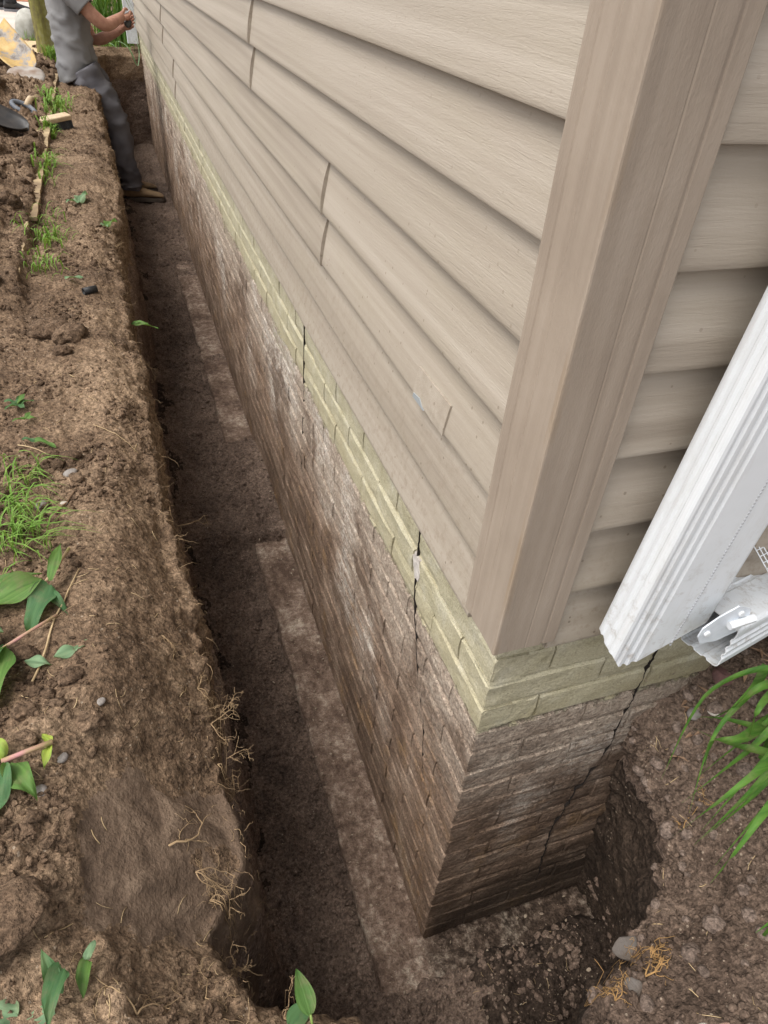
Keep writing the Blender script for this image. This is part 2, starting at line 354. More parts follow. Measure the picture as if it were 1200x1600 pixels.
# ================================================================ GROUND with the trench cut into it
CT = np.array([  # rim x, y, outward angle, rim z, foot offset inwards, shoulder rise, shoulder width
    (0.35, 7.74, 60, .77, .03, .04, .05), (-.15, 7.72, 90, .77, .03, .04, .05), (-.33, 7.66, 112, .77, .04, .04, .05),
    (-.42, 7.45, 165, .77, .05, .04, .05), (-.42, 7.0, 180, .77, .06, .03, .05), (-.405, 6.2, 180, .76, .06, .04, .05), (-.45, 5.2, 180, .77, .07, .03, .05),
    (-.41, 4.0, 180, .77, .06, .03, .05), (-.395, 3.0, 180, .77, .05, .03, .05), (-.43, 2.3, 180, .77, .06, .03, .05), (-.42, 1.8, 180, .77, .07, .03, .05),
    (-.395, 1.25, 180, .76, .07, .04, .05), (-.385, .85, 180, .75, .06, .05, .05), (-.372, .6, 180, .72, .06, .09, .08), (-.355, .45, 180, .70, .06, .11, .10),
    (-.368, .24, 180, .67, .06, .14, .10), (-.362, .13, 182, .62, .06, .19, .15), (-.340, .03, 185, .60, .04, .21, .19), (-.352, -.03, 188, .60, .06, .21, .19), (-.405, -.085, 196, .62, .10, .18, .15), (-.418, -.135, 203, .66, .11, .14, .11),
    (-.395, -.185, 214, .69, .10, .11, .08), (-.325, -.25, 234, .71, .08, .09, .06), (-.2, -.35, 257, .73, .09, .06, .05), (-.06, -.385, 274, .72, .09, .06, .06),
    (.03, -.345, 292, .68, .06, .10, .09), (.135, -.29, 312, .65, -.03, .13, .11), (.235, -.235, 328, .63, -.09, .15, .12), (.300, -.14, 344, .64, -.13, .16, .12),
    (.312, -.04, 354, .69, -.12, .12, .10), (.325, .04, 358, .76, -.07, .05, .08), (.34, .09, 360, .79, -.06, .03, .08)])
def stations():
    seg = np.r_[0, np.cumsum(np.hypot(np.diff(CT[:, 0]), np.diff(CT[:, 1])))]
    s = [0.0]
    while s[-1] < seg[-1]:
        x = np.interp(s[-1], seg, CT[:, 0]); y = np.interp(s[-1], seg, CT[:, 1])
        dd = math.hypot(x + .38, y + .5, 0.8); s.append(s[-1] + min(0.03, 0.0042 * max(1.0, dd)))
    s = np.array(s); fine = np.linspace(0, seg[-1], 4000); out = []
    k = np.exp(-0.5 * (np.arange(-40, 41) * (seg[-1] / 4000) / 0.020) ** 2); k /= k.sum()
    for c in range(7):
        v = np.interp(fine, seg, CT[:, c]); v = np.convolve(np.pad(v, 40, 'edge'), k, 'valid'); out.append(np.interp(s, fine, v))
    return s, np.array(out).T
ST, ATT = stations()
_q = np.stack([ST, 0 * ST, 0 * ST], 1)
_w = np.clip(ATT[:, 1] * 0 + 1, 0, 1)
ATT[:, 0] += 0.020 * fbm(_q, 3.1, 4, .55, 61) * (ATT[:, 0] < -.3); ATT[:, 3] += 0.022 * fbm(_q, 4.3, 3, .5, 62); ATT[:, 4] += 0.025 * fbm(_q, 5.0, 3, .5, 63)
NSTA = len(ST)
# profile rows
qf = np.linspace(0, 1, 105) ** 0.92
dist_rows = list(np.arange(0.005, 0.42, 0.0048)); g = 0.0052
while dist_rows[-1] < 90: g *= 1.075; dist_rows.append(dist_rows[-1] + g)
dist_rows = np.array(dist_rows); NROW = len(qf) + 6 + len(dist_rows)
rim_r = 0.022
X = np.zeros((NSTA, NROW)); Y = X.copy(); Z = X.copy(); D = X.copy(); FACE = X.copy()
ca, sa = np.cos(np.radians(ATT[:, 2])), np.sin(np.radians(ATT[:, 2]))
rx_, ry_, zr, fo, Hs, Ws = ATT[:, 0], ATT[:, 1], ATT[:, 3], ATT[:, 4], ATT[:, 5], ATT[:, 6]
for j in range(NROW):
    if j < len(qf):
        q = qf[j]; d = -fo * (1 - q) ** 1.2; z = -0.16 + (zr - rim_r + 0.16) * q; fc = 1.0
    elif j < len(qf) + 6:
        a = (j - len(qf) + 1) / 6 * math.pi / 2; d = rim_r * (1 - math.cos(a)) + 0 * zr; z = zr - rim_r + rim_r * math.sin(a); fc = 1 - (j - len(qf) + 1) / 6
    else:
        dd = dist_rows[j - len(qf) - 6]; d = rim_r + dd + 0 * zr; tt = dd / (1.15 * Ws); z = zr + Hs * (tt - np.logaddexp(0, (tt - 1) * 7) / 7 + math.log1p(math.exp(-7)) / 7); fc = 0.0
    X[:, j] = rx_ + ca * d; Y[:, j] = ry_ + sa * d; Z[:, j] = z; D[:, j] = d; FACE[:, j] = fc
TOP = 1 - FACE
def spoil(x, y):
    """the heap thrown on the boards left of the trench, metres above the bank"""
    a = sstep(-0.69, -0.73, x) * sstep(1.55, 1.85, y) * sstep(7.1, 6.6, y) * sstep(-2.6, -2.2, x)
    b = sstep(-0.74, -1.5, x) * sstep(0.9, 2.4, y) * sstep(7.0, 6.0, y) * sstep(-3.0, -2.3, x)
    return 0.047 * a + 0.16 * b
Z += TOP * spoil(X, Y)
lawn_m = sstep(7.75, 8.2, Y) + sstep(-3.0, -3.4, X) + sstep(-0.9, -2.5, Y) + sstep(1.5, 3.0, X); lawn_m = np.clip(lawn_m, 0, 1)
Z = np.where(TOP > 0.5, Z * (1 - lawn_m) + 0.80 * lawn_m, Z)
Z += TOP * 0.07 * sstep(.36, .60, X) * sstep(-.6, -.2, Y) * (1 - lawn_m)
def grid_normals(X, Y, Z):
    P = np.stack([X, Y, Z], -1); du = np.gradient(P, axis=0); dv = np.gradient(P, axis=1)
    n = np.cross(dv, du); n /= np.linalg.norm(n, axis=-1, keepdims=True) + 1e-9; return n
Nn = grid_normals(X, Y, Z)
P3 = np.stack([X, Y, Z], -1).reshape(-1, 3); near = (np.hypot(P3[:, 0] + .4, P3[:, 1] - 1.5) < 12)
disp = np.zeros(len(P3)); pn = P3[near]; fc = FACE.reshape(-1)[near]; lw = lawn_m.reshape(-1)[near]
sc_ = np.repeat(ST[:, None], NROW, 1).reshape(-1)[near]; dr = D.reshape(-1)[near]
low = fbm(pn, 4.5, 3, 0.5, 3); mid_ = fbm(pn, 17, 4, 0.55, 11); fine_ = fbm(pn, 85, 3, 0.55, 23)
uv = pn[:, :2] + np.stack([0.030 * mid_, 0.030 * fbm(pn, 21, 3, .6, 12)], 1)
rough_m = sstep(-0.15, 0.45, fbm(pn, 3.2, 3, 0.5, 41) + 0.30 * sstep(.3, 1.2, pn[:, 1]) + 0.45 * sstep(-.7, -.8, pn[:, 0]))
clod1 = np.clip(0.62 - worley2(uv, 26, 5), 0, 1); clod2 = np.clip(0.6 - worley2(uv + 0.31, 62, 9), 0, 1); clod0 = np.clip(0.6 - worley2(uv + .7, 11, 13), 0, 1)
top_d = 0.020 * low + 0.011 * mid_ + 0.0040 * fine_ + 0.0035 * fbm(pn, 190, 2, .6, 29) + rough_m * (0.019 * clod1 * (0.2 + np.abs(mid_) * 3) + 0.007 * clod2) + rough_m * 0.022 * clod0 * np.clip(mid_ + 0.1, 0, 1)
lumpy = sstep(-.71, -.85, pn[:, 0]) * sstep(1.6, 2.2, pn[:, 1])
top_d += lumpy * (0.05 * np.clip(mid_, -0.3, 1) + 0.03 * low)
pf = pn.copy(); pf[:, 2] *= 0.16
streak = fbm(pf, 28, 4, 0.55, 31)                                  # spade cuts run down the face
face_d = 0.022 * low + 0.012 * mid_ + 0.007 * streak + 0.003 * fine_
fd = np.where(fc > 0.5, face_d, top_d); blend = np.clip(fc, 0, 1); dd_ = face_d * blend + top_d * (1 - blend)
# spade-smoothed shoulder near the camera
smooth_m = sstep(-.16, -.06, pn[:, 1]) * sstep(.17, .08, pn[:, 1]) * sstep(-.57, -.53, pn[:, 0]) * sstep(-.3, -.36, pn[:, 0])
dd_ = dd_ * (1 - 0.8 * smooth_m) + smooth_m * (0.007 * streak - 0.010)
lip = np.exp(-((dr - .005) / .035) ** 2) * (pn[:, 1] < 7.3)
dd_ += lip * (1 - .7 * smooth_m) * (0.022 * fbm(pn, 24, 4, .6, 81) + 0.014 * np.clip(.5 - worley2(np.stack([sc_, pn[:, 2] + dr], 1) + .012 * mid_[:, None], 38, 83), 0, 1))
dd_ *= (1 - 0.75 * lw)
disp[near] = dd_
P3 = P3 + Nn.reshape(-1, 3) * disp[:, None]
idx = np.arange(NSTA * NROW).reshape(NSTA, NROW)
Fq = np.stack([idx[:-1, :-1], idx[:-1, 1:], idx[1:, 1:], idx[1:, :-1]], -1).reshape(-1, 4)
gm = npmesh('ground', P3, Fq[:, ::-1])
ground = tag(link('ground', gm, M['soil']), kind='structure')
gm.materials.append(M['gravel_soil']); gm.materials.append(M['floor_soil']); gm.materials.append(M['cut_soil'])
fcx = P3[Fq[:, 0]]; mi = np.zeros(len(Fq), np.int32)
mi[(fcx[:, 0] > 0.0) & (fcx[:, 1] < 1)] = 1
deep = fcx[:, 2] + 0.05 * fbm(fcx, 9, 3, 0.5, 77)
mi[(FACE.reshape(-1)[Fq[:, 0]] > 0.5) & (deep < np.where(fcx[:, 0] > 0, .60, .54))] = 2         # moist subsoil below the topsoil
smf = np.zeros(len(P3)); smf[near] = smooth_m; cutn = smf[Fq[:, 0]] + .9 * fbm(fcx, 11, 4, .6, 15); mi[(cutn > .72) & (fcx[:, 0] < -.3)] = 3
gm.materials.append(M['wet_shade_face']); mi[(FACE.reshape(-1)[Fq[:, 0]] > 0.5) & (fcx[:, 0] > .02) & (fcx[:, 1] < 1) & (deep < .58)] = 4
gm.polygons.foreach_set('material_index', mi); gm.update()
# trench floor
ys = [-0.48]
while ys[-1] < 7.85: ys.append(ys[-1] + 0.0055 * max(1, (math.hypot(ys[-1] + .5, 1.5)) / 1.6))
xs = np.arange(-0.52, 0.60, 0.0065); FX, FY = np.meshgrid(xs, np.array(ys), indexing='ij')
pf = np.stack([FX, FY, 0 * FX], -1).reshape(-1, 3)
fz = -0.034 + 0.016 * fbm(pf, 5, 3, 0.5, 51) + 0.022 * fbm(pf, 17, 4, 0.6, 53) + 0.010 * fbm(pf, 70, 3, 0.6, 57) + 0.018 * np.clip(0.45 - worley2(pf[:, :2] + .02 * fbm(pf, 30, 2, .5, 2)[:, None], 30, 3), 0, 1) + 0.010 * np.clip(0.45 - worley2(pf[:, :2], 85, 4), 0, 1)
fz += 0.058 * sstep(1.365, 1.40, pf[:, 1] + .012 * fbm(pf, 25, 2, .5, 3)) * sstep(2.15, 1.95, pf[:, 1]) + 0.05 * sstep(3.7, 4.2, pf[:, 1])
fz -= 0.022
fz += 0.042 * sstep(-.05, -.10, pf[:, 1] + .03 * fbm(pf, 14, 3, .5, 36)) * sstep(-.22, -.1, pf[:, 0])
fz += 0.007 * np.exp(-((pf[:, 0] + .128) / .022) ** 2)
fz += 0.034 * sstep(-.02, -.09, pf[:, 1] + .05 * fbm(pf, 6, 3, .5, 33)) * (.6 + .8 * fbm(pf, 8, 3, .5, 34)) + 0.022 + 0.035 * np.clip(fbm(pf, 2.3, 3, .5, 71), -.5, .6) * sstep(.0, .6, pf[:, 1]) + 0.05 * sstep(-0.26, -0.40, pf[:, 0]) - 0.015 * sstep(0.1, -0.2, pf[:, 1])
fi = np.arange(len(pf)).reshape(FX.shape); FF = np.stack([fi[:-1, :-1], fi[1:, :-1], fi[1:, 1:], fi[:-1, 1:]], -1).reshape(-1, 4)
pf[:, 2] = fz
M['wet_shade_mud'] = soil_material('wet_shade_mud', (0.070, 0.050, 0.038), (0.038, 0.027, 0.021), (0.019, 0.014, 0.011))  # wet soil, its colour darkened further for the deep pit's shade
fme = npmesh('trench_floor', pf, FF); fme.materials.append(M['floor_soil']); fme.materials.append(M['wet_shade_mud'])
_c = pf[FF[:, 0]]; _m = ((_c[:, 0] - .06 + .16 * fbm(_c, 7, 4, .6, 44) - 1.2 * np.clip(_c[:, 1] + .06, 0, 9)) > 0) | ((_c[:, 0] + .36 - .10 * fbm(_c, 9, 3, .6, 45)) < .05 * (_c[:, 1] < 1.2))  # darker mud in the end-wall pit and along the left bank foot
fme.polygons.foreach_set('material_index', _m.astype(np.int32)); floor = tag(link('trench_floor', fme), kind='structure')

dg = bpy.context.evaluated_depsgraph_get()
BV = BVHTree.FromObject(ground, dg); BF = BVHTree.FromObject(floor, dg)
def gz(x, y, top=2.0):
    r = BV.ray_cast(Vector((x, y, top)), Vector((0, 0, -1))); r2 = BF.ray_cast(Vector((x, y, top)), Vector((0, 0, -1)))
    c = [h for h in (r, r2) if h[0] is not None]
    return max(c, key=lambda h: h[0].z)[0].z if c else 0.0
def gpt(x, y, dz=0.0): return Vector((x, y, gz(x, y) + dz))
def gnorm(x, y):
    e = 0.015; return Vector((gz(x - e, y) - gz(x + e, y), gz(x, y - e) - gz(x, y + e), 2 * e)).normalized()

# ================================================================ HOUSE
house = tag(empty('house', (0, 0, 0)), 'house with tan wood-grain lap siding above an olive painted brick foundation', 'house')
HL, HW = 7.9, 6.0
SID0, LAP = 0.985, 0.0995
# --- foundation: recessed mortar core + bricks
CO = 0.0562; BP = 0.2; JT = 0.005; REC = 0.0052
core = MB().box((REC, REC, -0.05), (HW, HL, 0.986)).build('foundation_wall', M['wall'], house)
ft = MB()
def footing_mesh():
    me = bpy.data.meshes.new('footing'); V = []; F = []
    xs_ = np.linspace(0.20, -0.115, 26)
    ys_ = np.linspace(-0.115, 5.5, 560); n = len(ys_)
    for i, xx in enumerate(list(xs_) + [-0.118, -0.12]):
        for yy in ys_:
            zz = 0.0 if i < 26 else (-0.012 if i == 26 else -0.12); V.append((xx, yy, zz))
    V = np.array(V); topv = V[:, 2] > -0.1
    V[:, 2] += topv * (0.010 * fbm(V * np.array([1, 1, 0]), 12, 3, 0.5, 5) + 0.010 * fbm(V * np.array([1, 1, 0]), 55, 4, 0.65, 6))
    V[:, 0] += (V[:, 0] < -0.11) * (0.010 * fbm(V, 9, 4, 0.6, 8) + .003); V[:, 2] -= 0.004
    ii = np.arange(len(V)).reshape(-1, n); return npmesh('footing', V, np.stack([ii[:-1, :-1], ii[:-1, 1:], ii[1:, 1:], ii[1:, :-1]], -1).reshape(-1, 4))
link('footing', footing_mesh(), M['footing'], house)
def footing2():
    xs_ = np.linspace(0.201, 1.2, 160); ys_ = np.linspace(0.1, -0.115, 24); V = []
    for j, yy in enumerate(list(ys_) + [-0.118, -0.12]):
        for xx in xs_: V.append((xx, yy, 0.0 if j < 24 else (-0.012 if j == 24 else -0.12)))
    V = np.array(V); V[:, 2] += (V[:, 2] > -.1) * (0.010 * fbm(V * np.array([1, 1, 0]), 12, 3, 0.5, 5) + 0.006 * fbm(V * np.array([1, 1, 0]), 60, 3, 0.6, 6)) - 0.010; V[:, 1] += (V[:, 1] < -.11) * .03 * fbm(V, 8, 3, .6, 9)
    ii = np.arange(len(V)).reshape(-1, len(xs_)); return npmesh('footing', V, np.stack([ii[:-1, :-1], ii[:-1, 1:], ii[1:, 1:], ii[1:, :-1]], -1).reshape(-1, 4))
link('footing', footing2(), M['footing'], house)

def brick_geo(L, H, depth, seed, jag=(0, 0), ry_=0.0028):
    """brick lying along +u, face at v=0 looking to -v, worn arris; jag = cracked ends"""
    rg = random.Random(seed); nu = 7; nz = 4; V = []; F = []
    us = [0, 0.006] + [L * k / (nu - 3) for k in range(1, nu - 3)] + [L - 0.006, L]
    us = sorted(set(us)); zs = [0, 0.005, H / 2, H - 0.005, H]
    for zi, z in enumerate(zs):
        for ui, u in enumerate(us):
            eu = ui in (0, len(us) - 1); ez = zi in (0, len(zs) - 1)
            v = (0.0032 if ez else (0.0004 if eu else 0.0)) + rg.uniform(-.0012, .0012)
            uu = u
            if ui == 0: uu += rg.uniform(0, .0015) + (jag[0] and rg.uniform(0, .012))
            if ui == len(us) - 1: uu -= rg.uniform(0, .0015) + (jag[1] and rg.uniform(0, .012))
            zz = z + (rg.uniform(-.0024, .0020) if ez else 0)
            V.append((uu, v, zz))
    n = len(us); m = len(zs)
    for i in range(m - 1):
        for j in range(n - 1): F.append((i * n + j, i * n + j + 1, (i + 1) * n + j + 1, (i + 1) * n + j))
    # sides going back
    ring = [j for j in range(n)] + [i * n + n - 1 for i in range(1, m)] + [(m - 1) * n + j for j in range(n - 2, -1, -1)] + [i * n for i in range(m - 2, 0, -1)]
    b0 = len(V)
    for r in ring: V.append((V[r][0], depth, V[r][2]))
    for k in range(len(ring)):
        k2 = (k + 1) % len(ring); F.append((ring[k2], ring[k], b0 + k, b0 + k2))
    return V, F
def split_brick(L, H, depth, u0a, u0b, seed):
    """two halves of a brick broken by a crack that leaves at u0a (bottom) and u0b (top)"""
    out = []
    rg = random.Random(seed); zs = [0, .012, .024, .036, H]; cut = [u0a + (u0b - u0a) * z / H + rg.uniform(-.004, .004) for z in zs]
    gap = 0.0011
    for side in (0, 1):
        V = []; F = []
        for i, z in enumerate(zs):
            ez = 0.003 if i in (0, len(zs) - 1) else 0.0
            us = [0.0, (cut[i] - gap) * .5, cut[i] - gap] if side == 0 else [cut[i] + gap, (cut[i] + gap + L) * .5, L]
            for k, u in enumerate(us): V.append((u, ez + (0.0012 if k != 1 else 0) + rg.uniform(-.0006, .0006), z))
        m = len(zs)
        for i in range(m - 1):
            for j in range(2): F.append((i * 3 + j, i * 3 + j + 1, (i + 1) * 3 + j + 1, (i + 1) * 3 + j))
        ring = [0, 1, 2] + [i * 3 + 2 for i in range(1, m)] + [(m - 1) * 3 + 1, (m - 1) * 3] + [i * 3 for i in range(m - 2, 0, -1)]
        b0 = len(V)
        for r in ring: V.append((V[r][0], depth, V[r][2]))
        for k in range(len(ring)):
            k2 = (k + 1) % len(ring); F.append((ring[k2], ring[k], b0 + k, b0 + k2))
        out.append((V, F))
    return out
CRACKS_L = [  # cracks in the long wall: (z, y) polylines
    [(1.0, .300), (.976, .298), (.937, .281), (.864, .280), (.797, .268), (.749, .251), (.685, .23), (.63, .198), (.58, .165), (.47, .136)],
    [(1.0, 1.10), (.93, 1.097), (.88, 1.10), (.80, 1.105), (.70, 1.11), (.60, 1.125), (.48, 1.14)]]
CRACKS_E = [[(.98, .298), (.835, .281), (.74, .284), (.66, .284), (.61, .283), (.54, .27), (.507, .253), (.436, .244), (.35, .236), (.24, .248), (.12, .256)]]
def crack_at(cr, z):
    a = np.array(cr)[::-1]
    if z < a[0, 0] or z > a[-1, 0]: return None
    return float(np.interp(z, a[:, 0], a[:, 1]))
DEP = 0.05
def to_long(V): return [(v, u, z) for (u, v, z) in V]      # face to -x, along +y
def to_end(V): return [(u, v, z) for (u, v, z) in V]       # face to -y, along +x
VAR = [(brick_geo(BP - JT / 2, CO - JT, DEP, s)) for s in range(6)]
ML = [mesh('brick', to_long(v), [f[::-1] for f in F]) for v, F in VAR]; ME = [mesh('brick', to_end(v), F) for v, F in VAR]
cam_p = Vector((-0.3813, -0.5038, 1.68))
def vis_px(c, ext, normal):
    d = cam_p - c; return ext * abs(d.normalized().dot(normal)) / max(d.length, .1) ** 2
items = []
for k in range(0, 18):
    z = k * CO + 0.001
    if z > 0.96: z = k * CO + 0.001
    H = min(CO - JT, 0.9845 - z)
    off = 0.0 if k % 2 == 1 else -0.1
    for wall, length in (('L', HL), ('E', 1.3)):
        start = (0.095 if wall == 'L' else 0.195) if k % 2 == 1 else (0.195 if wall == 'L' else 0.095)
        cells = [(0.0, start - 0.0)] ; u = start
        while u < length - 0.02: cells.append((u, min(u + BP, length))); u += BP
        for (a, b) in cells: items.append((wall, k, z, H, a + (0 if a == 0 else JT / 4), b - JT / 4))
for i_, it in enumerate(items):
    wall, k, z, H, a, b = it; c = Vector((0, (a + b) / 2, z + H / 2)) if wall == 'L' else Vector(((a + b) / 2, 0, z + H / 2))
    px = vis_px(c, H * (b - a), Vector((-1, 0, 0)) if wall == 'L' else Vector((0, -1, 0)))
    if wall == 'E' and a > 0.62: px *= 0.001
    items[i_] = it + (px,)
items.sort(key=lambda t: -t[-1])
rest = MB(); NB = 0
for (wall, k, z, H, a, b, px) in items:
    seed = int(k * 977 + a * 1013) + (5 if wall == 'E' else 0); rg = random.Random(seed)
    conv = to_long if wall == 'L' else to_end; cracks = CRACKS_L if wall == 'L' else CRACKS_E
    off = rg.uniform(-.0012, .0012) if a > 0 else 0.0
    L = b - a; meshes = []
    hit = None
    for cr in cracks:
        c0, c1 = crack_at(cr, z), crack_at(cr, z + H)
        if c0 is not None and c1 is not None and a + .02 < (c0 + c1) / 2 < b - .02: hit = (c0 - a, c1 - a) if (wall == 'E' or z > .72) else None
    if a == 0:                                     # quoin: start just off the corner so the two faces butt
        V, F = brick_geo(L, H, DEP, seed); V = [(u if u > 0.001 or wall == 'L' else u, v, zz) for u, v, zz in V]
        if wall == 'E': V = [(max(u, 0.0015), v + 0.0012, zz) for u, v, zz in V]
        if (k % 2 == 1) == (wall == 'L'): V = [(u + 0.002 if u < .004 else u, v, zz) for u, v, zz in V]
        geos = [(V, F)]
    elif hit: geos = split_brick(L, H, DEP, min(max(hit[0], .015), L - .015), min(max(hit[1], .015), L - .015), seed)
    elif abs(L - (BP - JT / 2)) < 1e-4 and abs(H - (CO - JT)) < 1e-4: geos = None
    else: geos = [brick_geo(L, H, DEP, seed)]
    org = Vector((off, a, z)) if wall == 'L' else Vector((a, off, z))
    fl = (lambda F: [f[::-1] for f in F]) if wall == 'L' else (lambda F: F)
    if NB < 296:
        if geos is None:
            o = link('brick', (ML if wall == 'L' else ME)[seed % 6], M['wall'], core); o.location = org; NB += 1
        else:
            for V, F in geos:
                o = link('brick', mesh('brick', conv(V), fl(F)), M['wall'], core); o.location = org; NB += 1
    else:
        for V, F in (geos or [VAR[seed % 6]]): rest.add([Vector(p) + org for p in conv(V)], fl(F))
tag(link('brick_courses', mesh('brick_courses', rest.V, rest.F), M['wall'], core), kind='stuff')
def crack_ribbon(cr, wall, wmul=1.0):
    a = np.array(cr)[::-1]; zs = np.arange(a[0, 0], min(a[-1, 0], .983), .006); rg = random.Random(3); V = []; F = []; u0 = cr[0][1] * 7
    for i, z in enumerate(zs):
        zc_ = (math.floor(z / CO) + .5) * CO; c = np.interp(z if wall == 'L' else zc_ + .3 * (z - zc_), a[:, 0], a[:, 1]) + rg.uniform(-.0012, .0012) + .006 * float(fbm([(z, u0, 0)], 14, 3, .6, 4)[0]); ww = wmul * (0.0005 + 0.0011 * (z / .98) ** 3 * rg.uniform(.1, 1.6)) * (1 if fbm([(z, u0, 3)], 9, 2, .5, 6)[0] > -.25 else .25) * (.3 + .7 * float(sstep(.7, .82, z)) if wall == 'E' else .12 + .88 * float(sstep(.72, .90, z)))
        for u, v in ((c - ww, -.0006), (c + ww, -.0006), (c + ww, .03), (c - ww, .03)):
            V.append((v, u, z) if wall == 'L' else (u, v, z))
    n = len(zs)
    for i in range(n - 1):
        for k in range(4): F.append((i * 4 + k, i * 4 + (k + 1) % 4, i * 4 + 4 + (k + 1) % 4, i * 4 + 4 + k))
    F += [(0, 1, 2, 3), tuple(range((n - 1) * 4, n * 4))]
    MB().add(V, F).build('crack', M['crack'], core)
for c_ in CRACKS_L: crack_ribbon(c_, 'L', .42)
for c_ in CRACKS_E: crack_ribbon(c_, 'E', .42)
# pale scar where the face of a brick has come away beside the crack
def spall():
    rg = random.Random(8); n = 16; V = []; F = []
    for i in range(n):
        a = 2 * math.pi * i / n; r = rg.uniform(.75, 1.15)
        V.append((-0.0012, .278 + .017 * r * math.cos(a) + .006 * math.sin(a), .872 + .027 * r * math.sin(a)))
    V += [(-0.0022, .279, .872)]
    for i in range(n): F.append((i, (i + 1) % n, n))
    for i in range(n): V.append((0.006, V[i][1], V[i][2]))
    for i in range(n): F.append((i, n + 1 + i, n + 1 + (i + 1) % n, (i + 1) % n))
    MB().add(V, F).build('mortar_patch', simple('mortar_patch', (0.55, 0.51, 0.47), (0.38, 0.34, 0.31), 70, 0.95, 0.1, (90, 0.004)), core)
spall()

# --- timber wall behind the siding, eaves and roof
wm_ = simple('sheathing', (0.30, 0.27, 0.23), rough=0.9)
sheath = MB().box((0.001, 0.001, 0.9865), (HW, HL, 2.9)).build('wall_sheathing', wm_, house)
rf = MB(); rf.add([(-.42, -.42, 2.80), (HW + .42, -.42, 2.80), (HW / 2, -.42, 4.6), (-.42, HL + .42, 2.80), (HW + .42, HL + .42, 2.80), (HW / 2, HL + .42, 4.6),
                   (-.42, -.42, 2.92), (HW + .42, -.42, 2.92), (HW / 2, -.42, 4.75), (-.42, HL + .42, 2.92), (HW + .42, HL + .42, 2.92), (HW / 2, HL + .42, 4.75)],
                  [(0, 1, 7, 8, 6), (3, 9, 11, 10, 4), (6, 8, 11, 9), (8, 7, 10, 11), (0, 6, 9, 3), (1, 4, 10, 7), (0, 3, 4, 1)])
rf.build('roof', simple('roof_shingle', (0.09, 0.085, 0.08), (0.13, 0.12, 0.11), 30, 0.95), house)

# --- siding panels, two laps each
prof1 = [(.0180, .0000), (.0203, .0007), (.0211, .0028), (.0208, .0075), (.0186, .022), (.0152, .042), (.0117, .062), (.0080, .083), (.0052, .0985)]
def panel_profile(nlap):
    p = [(.0005, .001)]
    for k in range(nlap): p += [(u, z + k * LAP) for u, z in prof1]
    p += [(.0022, nlap * LAP + .008), (.0005, nlap * LAP + .008)]; return p
PP = panel_profile(2)
def siding_panel(L, seed, lift0=False, wob=0.0007):
    """length along local +x, out of the wall towards -y; lift0: the x=0 end lies over its neighbour and bows away"""
    rg = random.Random(seed); ph = rg.uniform(0, 9); xs_ = [0, .004, .012, .03, .06, .1, .15, .22] + list(np.arange(.32, L - .05, .12)) + [L]
    rings = []
    for x in xs_:
        r = []
        for u, z in PP:
            zf = (z % LAP) / LAP if z < 2 * LAP else 1
            uu = u
            if u > .001:
                uu += wob * math.sin(x * 3.1 + ph) + wob * .7 * math.sin(x * 7.7 + z * 20 + ph)
                if lift0: uu += math.exp(-x / .09) * (0.0055 * math.sin(math.pi * min(1, zf)) ** .7 + .0018)
            sag = 0.0008 * math.sin(x * 1.9 + ph)
            r.append((x, -uu, z + (sag if u > .001 else 0)))
        rings.append(r)
    return MB().loft(rings)
def place_panels(seams, row, wall):
    z = SID0 + row * 2 * LAP; L_ = HL if wall == 'L' else HW
    ends = [0.056] + [s for s in seams if .1 < s < L_ - .1] + [L_ - .03]
    for i in range(len(ends) - 1):
        a, b = ends[i], ends[i + 1]
        ext = 0.03 if i < len(ends) - 2 else 0.0           # tucked under the next panel
        mb = siding_panel(b - a + ext, row * 31 + i * 7 + (400 if wall == 'E' else 0), lift0=i > 0)
        o = mb.build('siding_panel', M['siding'], sheath, smooth=True); me = o.data
        bm = bmesh.new(); bm.from_mesh(me)
        for e in bm.edges:
            if len(e.link_faces) == 2 and e.calc_face_angle(0) > R(32): e.smooth = False
        bm.to_mesh(me); bm.free()
        proud = 0.0012 if i % 2 else 0.0
        if wall == 'L': o.rotation_euler = (0, 0, R(90)); o.scale = (1, -1, 1); o.location = (-proud, a, z)
        else: o.location = (a, -proud, z)
for row in range(0, 9):
    s0 = {0: 4.0, 1: .85, 2: 1.58}.get(row, [2.3, .6, 3.1][row % 3])
    seams = [s0 + 3.66 * k for k in range(-1, 3)]
    if row == 0: seams = [4.0]
    place_panels(seams, row, 'L'); place_panels([3.4 - .5 * (row % 3)], row, 'E')
# mirrored panels need their normals turned: bake the mirror into the mesh
for o in list(bpy.data.objects):
    if o.name.startswith('siding_panel') and o.scale.y < 0:
        o.data.transform(Matrix.Diagonal((1, -1, 1, 1))); o.data.flip_normals(); o.scale = (1, 1, 1)
